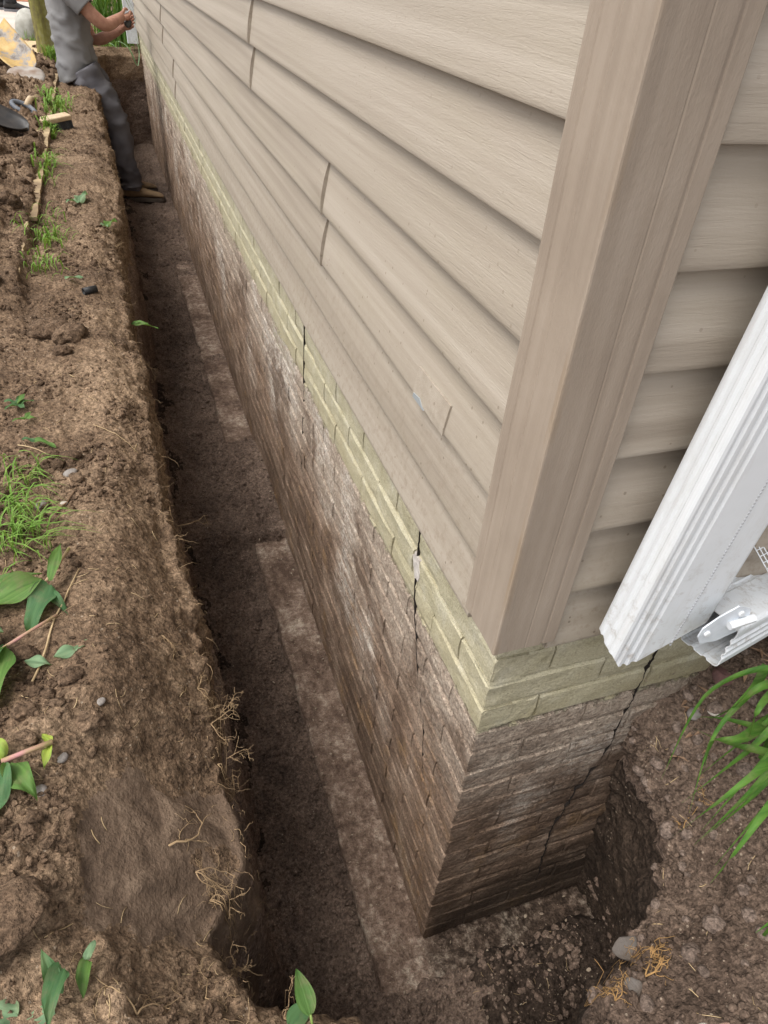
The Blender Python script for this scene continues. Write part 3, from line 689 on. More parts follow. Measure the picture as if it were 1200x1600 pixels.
# small splice tab pushed over one lap, its corner torn
tb = MB(); zc = SID0 + 2 * LAP
ring = []
for yy, zb, zt in ((.205, .0015, .046), (.24, .0015, .046), (.275, .004, .046), (.298, .010, .046), (.318, .002, .046)):
    pts = []
    for q in range(5):
        zz = zb + (zt - zb) * q / 4; u = np.interp(zz, [p[1] for p in prof1], [p[0] for p in prof1]) + .0042
        pts.append((-u, yy, zc + zz))
    back = [(p[0] + .0030, p[1], p[2]) for p in pts[::-1]]; ring.append(pts + back)
tb.loft(ring).build('splice_tab', M['siding'], sheath)
MB().add([(-.0262, .272, zc + .0012), (-.0262, .314, zc + .0012), (-.0262, .312, zc + .008), (-.0262, .29, zc + .011), (-.0240, .272, zc + .0012), (-.0240, .314, zc + .0012), (-.0240, .312, zc + .008), (-.0240, .29, zc + .011)],
         [(0, 1, 2, 3), (4, 7, 6, 5), (0, 4, 5, 1), (1, 5, 6, 2), (2, 6, 7, 3), (3, 7, 4, 0)]).build('bare_patch', simple('bare_vinyl', (0.28, 0.30, 0.31), rough=.7), sheath)

# --- corner post: fluted outside corner, extruded
def corner_post():
    half = [(-.0205, -.0205), (-.0195, -.0215)]
    f = [(0.0, -.0245), (.018, -.0245), (.0195, -.0238), (.021, -.0245), (.041, -.0252), (.0425, -.0234), (.0455, -.0234), (.047, -.0245), (.062, -.0250), (.0635, -.0240), (.0640, -.006), (.060, -.004), (.060, -.0005)]
    right = [(-.0235, -.0257), (-.008, -.0247)] + f[1:]
    g = [(x, y) for x, y in f]; left = [(-.0257, -.0235), (-.0247, -.008)] + [(y, x) for x, y in g[1:]]
    poly = left[::-1] + [(-.0252, -.0252)] + right + [(-.0005, -.0005)]
    rings = []; zs = [1.003, 1.006] + list(np.arange(1.05, 2.85, .05)) + [2.8]
    for z in sorted(zs):
        w_ = 0.0005 * math.sin(z * 9) + 0.0004 * math.sin(z * 23)
        rings.append([(x + (w_ if x < -.003 else 0), y + (w_ if y < -.003 else 0), z) for x, y in poly])
    o = MB().loft(rings).build('corner_post', M['post'], house); return o
corner_post()

# ================================================================ DOWNSPOUTS
def spout_section(x0, x1, y0, y1, n_rib):
    """outline of a ribbed rectangular pipe, front at y0"""
    pts = []; r = .007
    def arc(cx, cy, a0, a1):
        for k in range(4): a = R(a0 + (a1 - a0) * k / 3); pts.append((cx + r * math.cos(a), cy + r * math.sin(a)))
    def ribs(p, q, nrm, spec):
        L = math.hypot(q[0] - p[0], q[1] - p[1])
        for c in spec:
            for dx, dep in ((-.0048, 0), (-.0022, .0026), (.0022, .0026), (.0048, 0)):
                s = c + dx / L; pts.append((p[0] + (q[0] - p[0]) * s - nrm[0] * dep, p[1] + (q[1] - p[1]) * s - nrm[1] * dep))
    arc(x0 + r, y0 + r, 180, 270); ribs((x0, y0), (x1, y0), (0, -1), (.09, .19, .29) if n_rib else ())
    arc(x1 - r, y0 + r, 270, 360); ribs((x1, y0), (x1, y1), (1, 0), (.3, .5, .7))
    arc(x1 - r, y1 - r, 0, 90); ribs((x1, y1), (x0, y1), (0, 1), (.25, .5, .75))
    arc(x0 + r, y1 - r, 90, 180); ribs((x0, y1), (x0, y0), (-1, 0), (.35, .65))
    return pts
ds = tag(empty('downspout', (0.17, -0.05, 0.86)), 'white ribbed metal downspout with hinged extension hanging beside the corner post', 'downspout')
def hollow(rings_out, name, mat, parent, t=0.0012):
    n = len(rings_out[0]); mb = MB(); m = len(rings_out)
    inner = []
    for r in rings_out:
        c = Vector((sum(p[0] for p in r) / n, sum(p[1] for p in r) / n, sum(p[2] for p in r) / n))
        inner.append([Vector(p) + (c - Vector(p)) * (t / max((c - Vector(p)).length, .01) * 1.3) for p in r])
    V = [p for r in rings_out for p in r] + [p for r in inner for p in r]; F = []; o = m * n
    for i in range(m - 1):
        for k in range(n):
            k2 = (k + 1) % n; F.append((i * n + k, i * n + k2, (i + 1) * n + k2, (i + 1) * n + k)); F.append((o + i * n + k2, o + i * n + k, o + (i + 1) * n + k, o + (i + 1) * n + k2))
    for k in range(n):
        k2 = (k + 1) % n; F.append((k2, k, o + k, o + k2)); e = (m - 1) * n; F.append((e + k, e + k2, o + e + k2, o + e + k))
    ob = link(name, mesh(name, V, F), mat, parent); ob.location = -Vector(parent.location) if parent else (0, 0, 0); return ob
X0, X1, Y0, Y1 = .106, .240, -.083, -.040
LEAN = 0.09
sec = spout_section(X0, X1, Y0, Y1, 3)
rings = []
rgd = random.Random(2)
jit = [rgd.uniform(-.0016, .0016) for _ in sec]
for lvl, z in enumerate([0, .03, .3, .7, 1.2, 1.75]):
    r = []
    for i, (x, y) in enumerate(sec):
        zb = 1.000 + 0.022 * sstep(.02, 0, x - X0) + 0.055 * sstep(X0 + .10, X1, x) ** 1.2 + 0.012 * sstep(Y0 + .01, Y1, y) + jit[i]
        zz = zb if lvl == 0 else max(zb + .012, 1.0 + z) if lvl == 1 else 1.0 + z
        r.append((x + LEAN * (zz - 1.0), y, zz))
    rings.append(r)
hollow(rings, 'pipe', M['white_metal'], ds)
# crimped seam: a fine row of stitches
sm = MB(); z = 1.02
while z < 2.4: xq = .192 + LEAN * (z - 1); sm.box((xq, Y0 - .0009, z), (xq + .002, Y0 + .001, z + .0022)); z += .0046
o = sm.build('seam', simple('seam_grey', (0.42, 0.43, 0.45), rough=.5), ds); o.location = -Vector(ds.location)
# extension: ribbed trough running on along the wall, hinged at the pipe
er = []
ex0 = Vector((.262, -.066, 1.012)); edir = Vector((.95, .25, -.10)).normalized()
cs = spout_section(-.045, .045, -.034, .034, 3)
side = edir.cross(Vector((0, 0, 1))).normalized(); upv = side.cross(edir)
for d in (0, .01, .1, .25, .6):
    er.append([tuple(ex0 + edir * (d) + side * a_ * .9 - upv * b_ * 1.05) for a_, b_ in cs])
hollow(er, 'extension', M['white_metal'], ds)
hb = MB(); hn = Vector((0, -1, 0))
hp = [(-.048, -.012), (-.040, -.03), (-.008, -.038), (.03, -.03), (.042, -.008), (.038, .018), (.012, .034), (-.02, .022), (-.044, .006)]
hc = Vector((.238, -.108, 1.075)); hx = Vector((.96, .0, .12)).normalized(); hz_ = hx.cross(Vector((0, 1, 0))).normalized()
f_ = [tuple(hc + hx * a_ * .8 + hz_ * b_ * .8) for a_, b_ in hp]; b_2 = [(p[0], p[1] + .002, p[2]) for p in f_]
hb.add(f_ + b_2, [tuple(range(9)), tuple(range(17, 8, -1))] + [(k, (k + 1) % 9, 9 + (k + 1) % 9, 9 + k) for k in range(9)])
hinge = hb.build('hinge_plate', M['grey_metal'], ds); hinge.location = -Vector(ds.location)
for a_, b_ in ((-.034, -.008), (.024, -.018), (.02, .016)):
    p = hc + hx * a_ * .8 + hz_ * b_ * .8 + Vector((0, -.0012, 0)); mb = MB().tube([p + Vector((0, -.0022, 0)), p + Vector((0, -.0016, 0)), p + Vector((0, .001, 0))], [.0022, .0042, .0046], 10)
    mb.build('rivet', M['white_metal'], hinge)
mb = MB().tube([hc + hx * .0 + Vector((0, -.004, 0)), hc + hx * .036 + Vector((0, -.004, 0))], .0055, 8); mb.build('hinge_barrel', M['white_metal'], hinge)

ms_ = MB(); mo = Vector((.36, -.075, 1.062)); ux = Vector((.95, .25, -.08)).normalized(); uy = Vector((-.2, .8, .55)).normalized()
for k in range(15):
    ms_.tube([mo + ux * (k * .009), mo + ux * (k * .009) + uy * .075], .0009, 4)
    if k < 9: ms_.tube([mo + uy * (k * .009), mo + uy * (k * .009) + ux * .13], .0009, 4)
o = ms_.build('mesh_screen', M['white_metal'], ds); o.location = -Vector(ds.location)
# far downspout at the far corner
fd_ = tag(empty('downspout', (-.06, HL - .12, .8)), 'white downspout at the far corner of the house behind the worker', 'downspout')
hollow([[(x - .11, y + HL - .02, z) for x, y in spout_section(0, .1, -.14, -.07, 3)] for z in (.86, 1.3, 2.0, 2.75)], 'pipe', M['white_metal'], fd_)

MB().loft([[(-.02, HL - .06, z), (-.02, HL + .02, z), (.06, HL + .02, z), (.06, HL - .06, z)] for z in (1.0, 1.5, 2.8)]).build('corner_post', M['post'], house)

# ================================================================ SOIL CRUMBS, STONES
def ico(sub):
    bm = bmesh.new(); bmesh.ops.create_icosphere(bm, subdivisions=sub, radius=1.0)
    V = np.array([v.co[:] for v in bm.verts]); F = np.array([[v.index for v in f.verts] for f in bm.faces]); bm.free(); return V, F
I1, I2, I3, I4 = ico(1), ico(2), ico(3), ico(4)
def rock(base, seed, rough=.35, scale=1.3, flat=(1, 1, 1), facet=0.0):
    V, F = base; d = fbm(V + seed * 3.7, scale, 3, .5, seed)
    W = V * (1 + rough * d)[:, None]
    if facet:
        rg = np.random.default_rng(seed)
        for _ in range(7):
            n = rg.normal(size=3); n /= np.linalg.norm(n); h = rg.uniform(.55, .85); e = W @ n - h; W = W - np.clip(e, 0, None)[:, None] * n * facet
    return W * np.array(flat), F
def rot_rand(rg, n):
    q = rg.normal(size=(n, 4)); q /= np.linalg.norm(q, axis=1, keepdims=True); w_, x, y, z = q.T
    return np.stack([np.stack([1 - 2 * (y * y + z * z), 2 * (x * y - z * w_), 2 * (x * z + y * w_)], -1),
                     np.stack([2 * (x * y + z * w_), 1 - 2 * (x * x + z * z), 2 * (y * z - x * w_)], -1),
                     np.stack([2 * (x * z - y * w_), 2 * (y * z + x * w_), 1 - 2 * (x * x + y * y)], -1)], 1)
def scatter(name, pts, sizes, variants, mat, smooth=False, sink=.25, squash=.8):
    n = len(pts); rg = np.random.default_rng(len(pts)); Rm = rot_rand(rg, n); ch = rg.integers(0, len(variants), n); Vs = []; Fs = []; o = 0
    for k, (V, F) in enumerate(variants):
        m = ch == k
        if not m.any(): continue
        W = np.einsum('nij,vj->nvi', Rm[m], V) * sizes[m][:, None, None]; W[:, :, 2] *= squash
        W = W + pts[m][:, None, :]; W[:, :, 2] += (sizes[m] * (squash - 2 * sink))[:, None] * .55
        nn = W.shape[0]; Vs.append(W.reshape(-1, 3)); Fs.append((F[None] + (np.arange(nn) * len(V))[:, None, None] + o).reshape(-1, 3)); o += nn * len(V)
    return tag(link(name, npmesh(name, np.concatenate(Vs), np.concatenate(Fs), smooth), mat), kind='stuff')
# sample points on the ground mesh near the trench
Gv = np.zeros(len(gm.vertices) * 3, np.float32); gm.vertices.foreach_get('co', Gv); Gv = Gv.reshape(-1, 3)
qa, qb, qc = Gv[Fq[:, 0]], Gv[Fq[:, 1]], Gv[Fq[:, 3]]
area = np.linalg.norm(np.cross(qb - qa, qc - qa), axis=1); ctr = (qa + qb + qc) / 3
nz_ = np.abs(np.cross(qb - qa, qc - qa)[:, 2]) / (area + 1e-12)
face_f = FACE.reshape(-1)[Fq[:, 0]]; dcam = np.linalg.norm(ctr - np.array([-.38, -.5, 1.68]), axis=1)
den = sstep(-.25, .35, fbm(ctr, 5, 3, .5, 91)) ** 1.5
Lm = (ctr[:, 0] < -.3) & (ctr[:, 0] > -1.6) & (ctr[:, 1] > -.5) & (ctr[:, 1] < 7.5) & (nz_ > .45) & (face_f < .5)
def pick(mask, wgt, n, rg):
    p = np.where(mask, area * wgt, 0); p /= p.sum(); i = rg.choice(len(p), n, p=p); a, b = rg.random(n), rg.random(n); s = a + b > 1; a[s] = 1 - a[s]; b[s] = 1 - b[s]
    return (qa[i] + (qb[i] - qa[i]) * a[:, None] + (qc[i] - qa[i]) * b[:, None]).astype(float)
sm_ = 1 - sstep(-.2, -.1, ctr[:, 1]) * sstep(.2, .1, ctr[:, 1]) * sstep(-.6, -.54, ctr[:, 0])
cw = (0.12 + den) * sm_ / np.clip(dcam, 1, 9) ** 1.3
rg = np.random.default_rng(5)
clodv = [rock(I3, s, .6, 1.9, (1, .85, .75), .85) for s in range(10)]; crumbv = [rock(I1, s + 40, .7, 1.8, (1, .8, .7)) for s in range(12)]
P = pick(Lm, cw, 26000, rg); scatter('soil_crumbs', P, .0017 + .0042 * rg.random(len(P)) ** 2.2, crumbv, M['clod'])
P = pick(Lm, cw * den, 2300, rg); scatter('soil_clods', P, .004 + .008 * rg.random(len(P)) ** 2.5, [rock(I2, s, .6, 1.9, (1, .85, .75), .85) for s in range(10)], M['clod'], False)
P = pick(Lm, cw * den, 380, rg); scatter('large_clods', P, .010 + .016 * rg.random(len(P)) ** 3, clodv, M['clod'], True)
sp = Lm & (ctr[:, 0] < -.71) & (ctr[:, 1] > 1.6)
P = pick(sp, np.ones(len(ctr)), 1500, rg); scatter('spoil_crumbs', P, .005 + .012 * rg.random(len(P)) ** 2, [rock(I2, s + 70, .7, 2.0, (1, .85, .75), .85) for s in range(8)], M['clod'], False)
P = pick(sp, np.ones(len(ctr)), 450, rg); scatter('spoil_clods', P, .010 + .026 * rg.random(len(P)) ** 2.5, [rock(I3, s + 80, .75, 2.2) for s in range(8)], M['clod'], True)
# crumbs in the trench
n = 16000; fx = rg.uniform(-.42, .02, n); fy = -.35 + 5.5 * rg.random(n) ** 1.8
fxr = rg.uniform(0, .42, 1500); fyr = rg.uniform(-.38, -.01, 1500)
pts = np.array([(x, y, gz(x, y, .35)) for x, y in zip(np.r_[fx, fxr], np.r_[fy, fyr])]); pts = pts[pts[:, 2] < .2]
scatter('trench_crumbs', pts, .0018 + .010 * rg.random(len(pts)) ** 4, crumbv, M['floor_soil'])
# pale chips on the footing and in the trench
n = 420; pts = []
for _ in range(n):
    if rg.random() < .55: x, y = rg.uniform(-.115, 0), -.1 + 1.5 * rg.random()
    elif rg.random() < .6: x, y = rg.uniform(-.1, .35), rg.uniform(-.2, -.01)
    else: x, y = rg.uniform(-.35, 0), -.3 + 3 * rg.random()
    pts.append((x, y, max(gz(x, y, .3), 0.0 if (x > -.115 and y > -.115) else -1)))
pts = np.array(pts); scatter('mortar_chips', pts, .0014 + .0042 * rg.random(n) ** 3, [rock(I1, s + 9, .6, 1.5, (1, .7, .4)) for s in range(6)], simple('mortar_chip', (0.45, 0.37, 0.28), (0.30, 0.23, 0.17), 30, .9, coords='pos'), sink=.1)
# pebbles set in the right-hand bank
Rm_ = (ctr[:, 0] > -.02) & (ctr[:, 0] < .75) & (ctr[:, 1] > -.62) & (ctr[:, 1] < .02) & (ctr[:, 2] > .60)
P = pick(Rm_, .4 + den, 3200, rg); scatter('bank_gravel', P, .002 + .006 * rg.random(len(P)) ** 2, [rock(I2, s + 20, .25, .9, (1, .8, .65)) for s in range(8)], M['gravel_soil'], True)
P = pick(Rm_, .5 + den, 3500, rg); scatter('bank_crumbs', P, .0015 + .003 * rg.random(len(P)) ** 2, crumbv, M['gravel_soil'])
M['pebble_dusty'] = soil_material('pebble_dusty', (0.215, 0.163, 0.133), (0.155, 0.115, 0.093), (0.09, 0.066, 0.053), .05, False)
pebm = [npmesh('pebble', *rock(I3, s + 60, .22, .8, (1, .78, .62)), True) for s in range(6)]
for m_ in pebm: m_.materials.append(M['pebble_dusty'])
P = pick(Rm_ & (ctr[:, 1] < -.0), .3 + den, 300, rg); kept = []
for p in P:
    s = .007 + .010 * rg.random() ** 1.8
    if any(np.linalg.norm(p - k) < .9 * (s + sk) for k, sk in kept): continue
    kept.append((p, s)); o = link('pebble', pebm[int(rg.integers(6))]); o.location = p; o.scale = (s, s, s); o.rotation_euler = rg.uniform(-.5, .5, 2).tolist() + [rg.uniform(0, 6)]
    tag(o, 'dusty rounded brown pebble lodged in the gravelly bank below the daylily', 'pebble', 'pebbles in the gravelly bank')

def stone(xy, size, mat, label, seed, name='stone', cat='stone', flat=(1, .75, .5), base=None, rz=0.0, lift=.3, rough=.25, facet=.0, tilt=(0, 0)):
    V, F = rock(base or I3, seed, rough, .9, flat, facet)
    o = link(name, npmesh(name, V * size, F, facet == 0), mat); o.location = gpt(xy[0], xy[1], size * flat[2] * lift); o.rotation_euler = (tilt[0], tilt[1], rz)
    return tag(o, label, cat)
def stone_mat(name, a, b, s=60): return simple(name, a, b, s, .8, .3, (220, .002))
G1 = stone_mat('stone_grey', (.27, .245, .225), (.19, .165, .15)); G2 = stone_mat('stone_pale', (.52, .47, .42), (.40, .35, .30)); G3 = stone_mat('stone_pink', (.42, .27, .21), (.32, .2, .16)); G4 = stone_mat('stone_red', (.145, .075, .068), (.10, .055, .05)); G5 = stone_mat('slate', (.125, .11, .10), (.10, .077, .06), 25)
stone((-.568, .80), .0145, G1, 'grey stone on the left bank beside the grass', 101, rz=.3)
stone((-.620, .695), .0135, G1, 'flat grey stone by the twig left of the trench', 102, rz=1.2)
stone((-.580, .700), .0075, G2, 'small pale pebble beside the reddish twig', 103, 'pebble', 'pebble')
stone((-.522, .195), .0085, G1, 'smooth grey pebble in mid bank below the root fringe', 104, 'pebble', 'pebble', rz=.8)
stone((-.594, .065), .0095, G1, 'oval grey pebble on bare soil near the left picture edge', 105, 'pebble', 'pebble', rz=2.1)
stone((-.572, .115), .0085, G1, 'grey pebble right of the pink-stemmed leaves', 106, 'pebble', 'pebble', rz=1.0)
stone((.110, -.408), .0125, stone_mat('stone_white', (.72, .70, .66), (.58, .55, .5)), 'white angular pebble at the bottom right', 107, 'pebble', 'pebble', facet=.9, rz=.5)
stone((.124, -.404), .0095, G2, 'pale rounded pebble behind the white one', 108, 'pebble', 'pebble')
stone((.140, -.414), .0105, G3, 'pink pebble beside the white one at bottom right', 109, 'pebble', 'pebble')
stone((.428, -.026), .020, G4, 'dark red block-shaped stone against the foundation under the extension', 110, flat=(1, .8, .7), facet=.95, rz=.3)
stone((.386, -.040), .014, G1, 'grey cobble beside the foundation crack', 111, rz=.4)
stone((.405, -.055), .012, G2, 'pale cobble in front of the dark red stone', 114, rz=1.9)
stone((.150, -.275), .024, G5, 'flat bluish slate sticking out of the right bank rim', 112, 'slate', 'stone', flat=(1, .75, .3), facet=.9, rz=-.5, tilt=(.25, -.35))
stone((.092, -.332), .017, G5, 'smaller bluish slate below the orange roots', 113, 'slate', 'stone', flat=(1, .7, .35), facet=.9, rz=.4, tilt=(.2, -.3))
# big clods
def clod(xy, size, label, seed, flat=(1, .85, .7), rough=.5, rz=0., mat='clod', lift=.3):
    V, F = rock(I4, seed, rough, 1.5, flat); V = V * (1 + .06 * fbm(V, 7, 3, .6, seed))[:, None]
    o = link('soil_clod', npmesh('soil_clod', V * size, F, True), M[mat]); o.location = gpt(xy[0], xy[1], size * flat[2] * lift); o.rotation_euler.z = rz; return tag(o, label, 'clod')
clod((-.630, 1.50), .050, 'large crumbly soil clod standing on the left bank', 201)
clod((-.572, 1.43), .043, 'second large clod to the right of the crumbly one', 202, (1, .8, .7), rz=.6)
clod((-.590, 1.345), .024, 'small brown clod just in front of two large ones', 203)
clod((-.560, .245), .017, 'round clod beside the leaf stalk on the left bank', 204)
clod((-.535, .165), .020, 'brown clod with orange crust above the spade cut', 205, (1, .8, .55))
clod((-.622, -.095), .050, 'smooth slab of damp soil in the lower left corner', 206, (1, .75, .32), .25, rz=.7, lift=.5)
clod((-.62, .195), .016, 'clod at the left edge beneath the broad leaves', 207)

# ================================================================ ROOTS, TWIGS
def wander(p, d, L, step, curl, rg, grav=0.0):
    p = Vector(p); d = Vector(d).normalized(); pts = [p.copy()]; k = int(L / step)
    for _ in range(max(k, 2)):
        d = (d + Vector((rg.gauss(0, curl), rg.gauss(0, curl), rg.gauss(0, curl) - grav))).normalized(); p = p + d * step; pts.append(p.copy())
    return pts, d
def root_mesh(mb, p, d, L, r, rg, level=0, curl=.28, grav=.04, br=1.0, hug=None):
    pts, _ = wander(p, d, L, L / 9, curl, rg, grav)
    if hug is not None:
        for q in pts:
            z = gz(q.x, q.y)
            if abs(q.z - z) < .1: q.z = max(min(q.z, z + hug), z + r)
    r_t = r * .72; mb.tube(pts, [max(r_t * (1 - .75 * i / (len(pts) - 1)), .0003) for i in range(len(pts))], 5 if level == 0 else 4)
    if level < 2:
        for _ in range(int(rg.uniform(2.5, 5.5) * br) if level == 0 else int(rg.uniform(1, 3.4))):
            i = rg.randint(1, len(pts) - 2); t = (pts[i + 1] - pts[i]).normalized(); a = Vector((rg.gauss(0, 1), rg.gauss(0, 1), rg.gauss(0, 1))); a = (a - t * a.dot(t)).normalized()
            root_mesh(mb, pts[i], t * .6 + a * .8, L * rg.uniform(.3, .6), r * .55, rg, level + 1, curl * 1.2, grav, br, hug)
def root_thing(xy, dirs, L, r, label, seed, mat='root', dz=.004, hug=None, grav=.04, br=1.0):
    rg = random.Random(seed); mb = MB(); b = gpt(xy[0], xy[1], 0)
    for d in dirs: root_mesh(mb, Vector((0, 0, dz)) + (b if hug is not None else Vector()), d, L * rg.uniform(.75, 1.15), r, rg, 0, .28, grav, br, hug)
    o = mb.build('root', M[mat], None, True)
    if hug is None: o.location = b
    return tag(o, label, 'root')
root_thing((-.499, -.205), [(.1, .9, .25), (-.2, .9, .3)], .085, .0016, 'pale branching root lying on bare soil at the bottom left', 1, hug=.006, grav=.02)
root_thing((-.455, .01), [(.9, .25, .0)], .095, .0026, 'thick pale root sticking out of the spade-cut shoulder', 2, hug=.012, br=1.5)
root_thing((-.425, -.02), [(.9, .2, .1), (.5, -.8, .1), (.8, -.3, .1)], .075, .0015, 'tangle of pale roots at the lip above the spade cut', 3, hug=.014, br=1.8)
root_thing((-.412, -.055), [(.9, -.1, .1), (.6, .6, .1), (.7, -.6, .0)], .055, .0014, 'dense root tuft on the rim right of the spade cut', 4, hug=.014, br=1.6)
root_thing((-.402, -.125), [(.8, .4, .3), (.6, -.5, .2), (.9, 0, .1)], .055, .0015, 'curly roots hanging from the rim below the spade cut', 5, hug=.02, br=1.5)
root_thing((-.385, .285), [(.9, -.2, .1), (.6, .7, .1), (.5, -.8, -.2)], .06, .0013, 'pale root tuft high on the near bank edge', 6, br=1.6, hug=.02)
root_thing((-.372, .22), [(.9, .1, .2), (.7, -.6, .0), (.8, .6, .1)], .07, .0013, 'bright root fringe hanging over the dark trench', 7, br=2.0, hug=.03)
root_thing((-.372, .16), [(.9, -.2, .2), (.6, -.7, -.1)], .07, .0012, 'root fringe below the bright one on the rim', 8, br=1.7, hug=.03)
root_thing((-.430, .36), [(.5, -.5, .2), (.2, -.9, .2)], .05, .0011, 'small pale root tuft on the rounded bank', 9, hug=.008, br=1.6)
root_thing((-.375, .95), [(.9, -.3, .2)], .12, .0022, 'thick pinkish root poking out over the trench', 10, dz=-.03)
root_thing((-.38, .78), [(.9, -.4, .0)], .085, .0020, 'short tan root below the thick pinkish one', 11, dz=-.03)
root_thing((-.41, 1.62), [(.95, -.1, .15)], .10, .0014, 'thin pale root reaching out from the bank below the green leaf', 12, dz=-.03)
root_thing((.118, -.325), [(.9, .35, .2), (.8, .7, .2), (.9, .0, .2)], .085, .0016, 'orange branching root on the right bank beside the slate', 13, 'root_orange', hug=.008, br=1.8)
root_thing((.060, -.338), [(.5, .8, .3), (.9, .2, .2), (.2, .9, .3)], .050, .0012, 'orange root tuft at the rim of the right bank', 14, 'root_orange', hug=.012, br=2.0)
root_thing((.305, -.17), [(.4, .9, .1), (-.4, .6, .0)], .06, .0012, 'reddish root under the drooping daylily tips', 15, 'root_orange', hug=.01)
root_thing((-.345, -.235), [(.9, .1, .1), (.7, .6, .1), (.9, -.4, .1)], .05, .0013, 'pale root fringe on the rim at the picture bottom', 16, hug=.02, br=1.6)
root_thing((-.43, -.19), [(.9, -.1, .1), (.6, .6, .1)], .045, .001, 'fine root web on the soil near the bottom rim', 17, hug=.006, br=1.6)
# fine rootlets along the whole rim
rgr = random.Random(77); mb = MB()
ycl = [rgr.uniform(-.2, 4.5) for _ in range(38)]
for _ in range(950):
    y = rgr.gauss(rgr.choice(ycl), .05) if rgr.random() < .65 else -.25 + 5.6 * rgr.random() ** 1.7
    y = max(y, -.25)
    xr = float(np.interp(y, CT[::-1, 1][9:], CT[::-1, 0][9:])) if y > -.1 else -.39
    x = xr - abs(rgr.gauss(0, .03)) + .004; z = gz(x, y)
    if z < .4: x -= .04; z = gz(x, y)
    if z < .4: continue
    dz = -rgr.random() ** 2 * .14 if rgr.random() < .6 else 0.0
    L = .008 + .055 * rgr.random() ** 2; pts, _ = wander((x + (.012 if dz < 0 else 0), y, z + .001 + dz), (rgr.gauss(.5, .6), rgr.gauss(0, .9), rgr.gauss(-.15, .4)), L, L / 6, .45, rgr, .06)
    r = .00025 + .0006 * rgr.random() ** 2; mb.tube(pts, [r * (1 - .6 * i / len(pts)) for i in range(len(pts))], 3)
tag(mb.build('rootlets', M['root'], None, True), kind='stuff')
mb = MB()                                                              # loose straw and fibres lying about
for _ in range(260):
    if rgr.random() < .75: x, y = rgr.uniform(-.68, -.41), -.3 + 3.2 * rgr.random() ** 1.6
    else: x, y = rgr.uniform(.05, .4), rgr.uniform(-.5, -.05)
    a = rgr.uniform(0, 6.28); L = rgr.uniform(.008, .03); pts = []
    for k in range(4): q = (x + math.cos(a + k * .1) * L * k / 3, y + math.sin(a + k * .1) * L * k / 3); pts.append((q[0], q[1], gz(*q) + .0012))
    if max(p[2] for p in pts) - min(p[2] for p in pts) > .03: continue
    mb.tube(pts, rgr.uniform(.0003, .0008), 4)
tag(mb.build('straw_bits', M['straw'], None, True), kind='stuff')
def twig(a, b, r, mat, label, sag=.0, n=9):
    pts = []; rg = random.Random(int(a[0] * 999))
    for k in range(n):
        t = k / (n - 1); x = a[0] + (b[0] - a[0]) * t + rg.gauss(0, .0012); y = a[1] + (b[1] - a[1]) * t + rg.gauss(0, .0012); pts.append((x, y, gz(x, y) + r * .8 + .001))
    zs = [p[2] for p in pts]; pts = [(p[0], p[1], (p[2] + max(zs[max(0, i - 1):i + 2])) / 2) for i, p in enumerate(pts)]
    return tag(MB().tube(pts, [r * (1 - .5 * i / n) for i in range(n)], 6).build('twig', M[mat], None, True), label, 'twig')
twig((-.592, .665), (-.556, .748), .0022, 'bark', 'reddish twig lying on the left bank beside a flat stone')
twig((-.612, .255), (-.552, .49), .0020, 'straw', 'long dry stalk running between the two broad-leaf clumps')
twig((-.675, .93), (-.59, .86), .0012, 'straw', 'thin straw lying above the grass clump')
twig((-.52, .98), (-.43, .90), .0009, 'straw', 'fine straw lying across the middle of the bank')
twig((-.63, .80), (-.60, .70), .0010, 'straw', 'thin stalk curving from the grass clump')
twig((-.56, 1.20), (-.60, 1.24), .0011, 'straw', 'short straw in front of the large clods')

# ================================================================ LEAVES AND PLANTS
def blade_mesh(mb, pts, width, fold=.25, n=12, tip=1.0, base_w=.45, flat=None):
    """strap leaf along a polyline; folded along its midrib"""
    pts = [Vector(p) for p in pts]; m = len(pts)
    def sp_(t):
        f = t * (m - 1); i = min(int(f), m - 2); u = f - i; p0, p1, p2, p3 = pts[max(i - 1, 0)], pts[i], pts[i + 1], pts[min(i + 2, m - 1)]
        return .5 * ((2 * p1) + (p2 - p0) * u + (2 * p0 - 5 * p1 + 4 * p2 - p3) * u * u + (3 * p1 - p0 - 3 * p2 + p3) * u ** 3)
    V = []; F = []
    for k in range(n + 1):
        t = k / n; p = sp_(t); d = (sp_(min(t + .02, 1)) - sp_(max(t - .02, 0))).normalized()
        up = flat if flat is not None else Vector((0, 0, 1)); s = d.cross(up); s = s.normalized() if s.length > .05 else Vector((1, 0, 0)); nn = s.cross(d).normalized()
        w_ = width * .5 * max(.03, (base_w + (1 - base_w) * min(1, t * 3)) * (1 - max(0, t - .45) / .55) ** tip if t > .45 else (base_w + (1 - base_w) * min(1, t * 3)))
        V += [p - s * w_ + nn * w_ * fold, p - s * w_ * .5 + nn * w_ * fold * .4, p, p + s * w_ * .5 + nn * w_ * fold * .4, p + s * w_ + nn * w_ * fold]
    for k in range(n):
        for j in range(4): F.append((k * 5 + j, k * 5 + j + 1, k * 5 + 6 + j, k * 5 + 5 + j))
    mb.add(V, F)
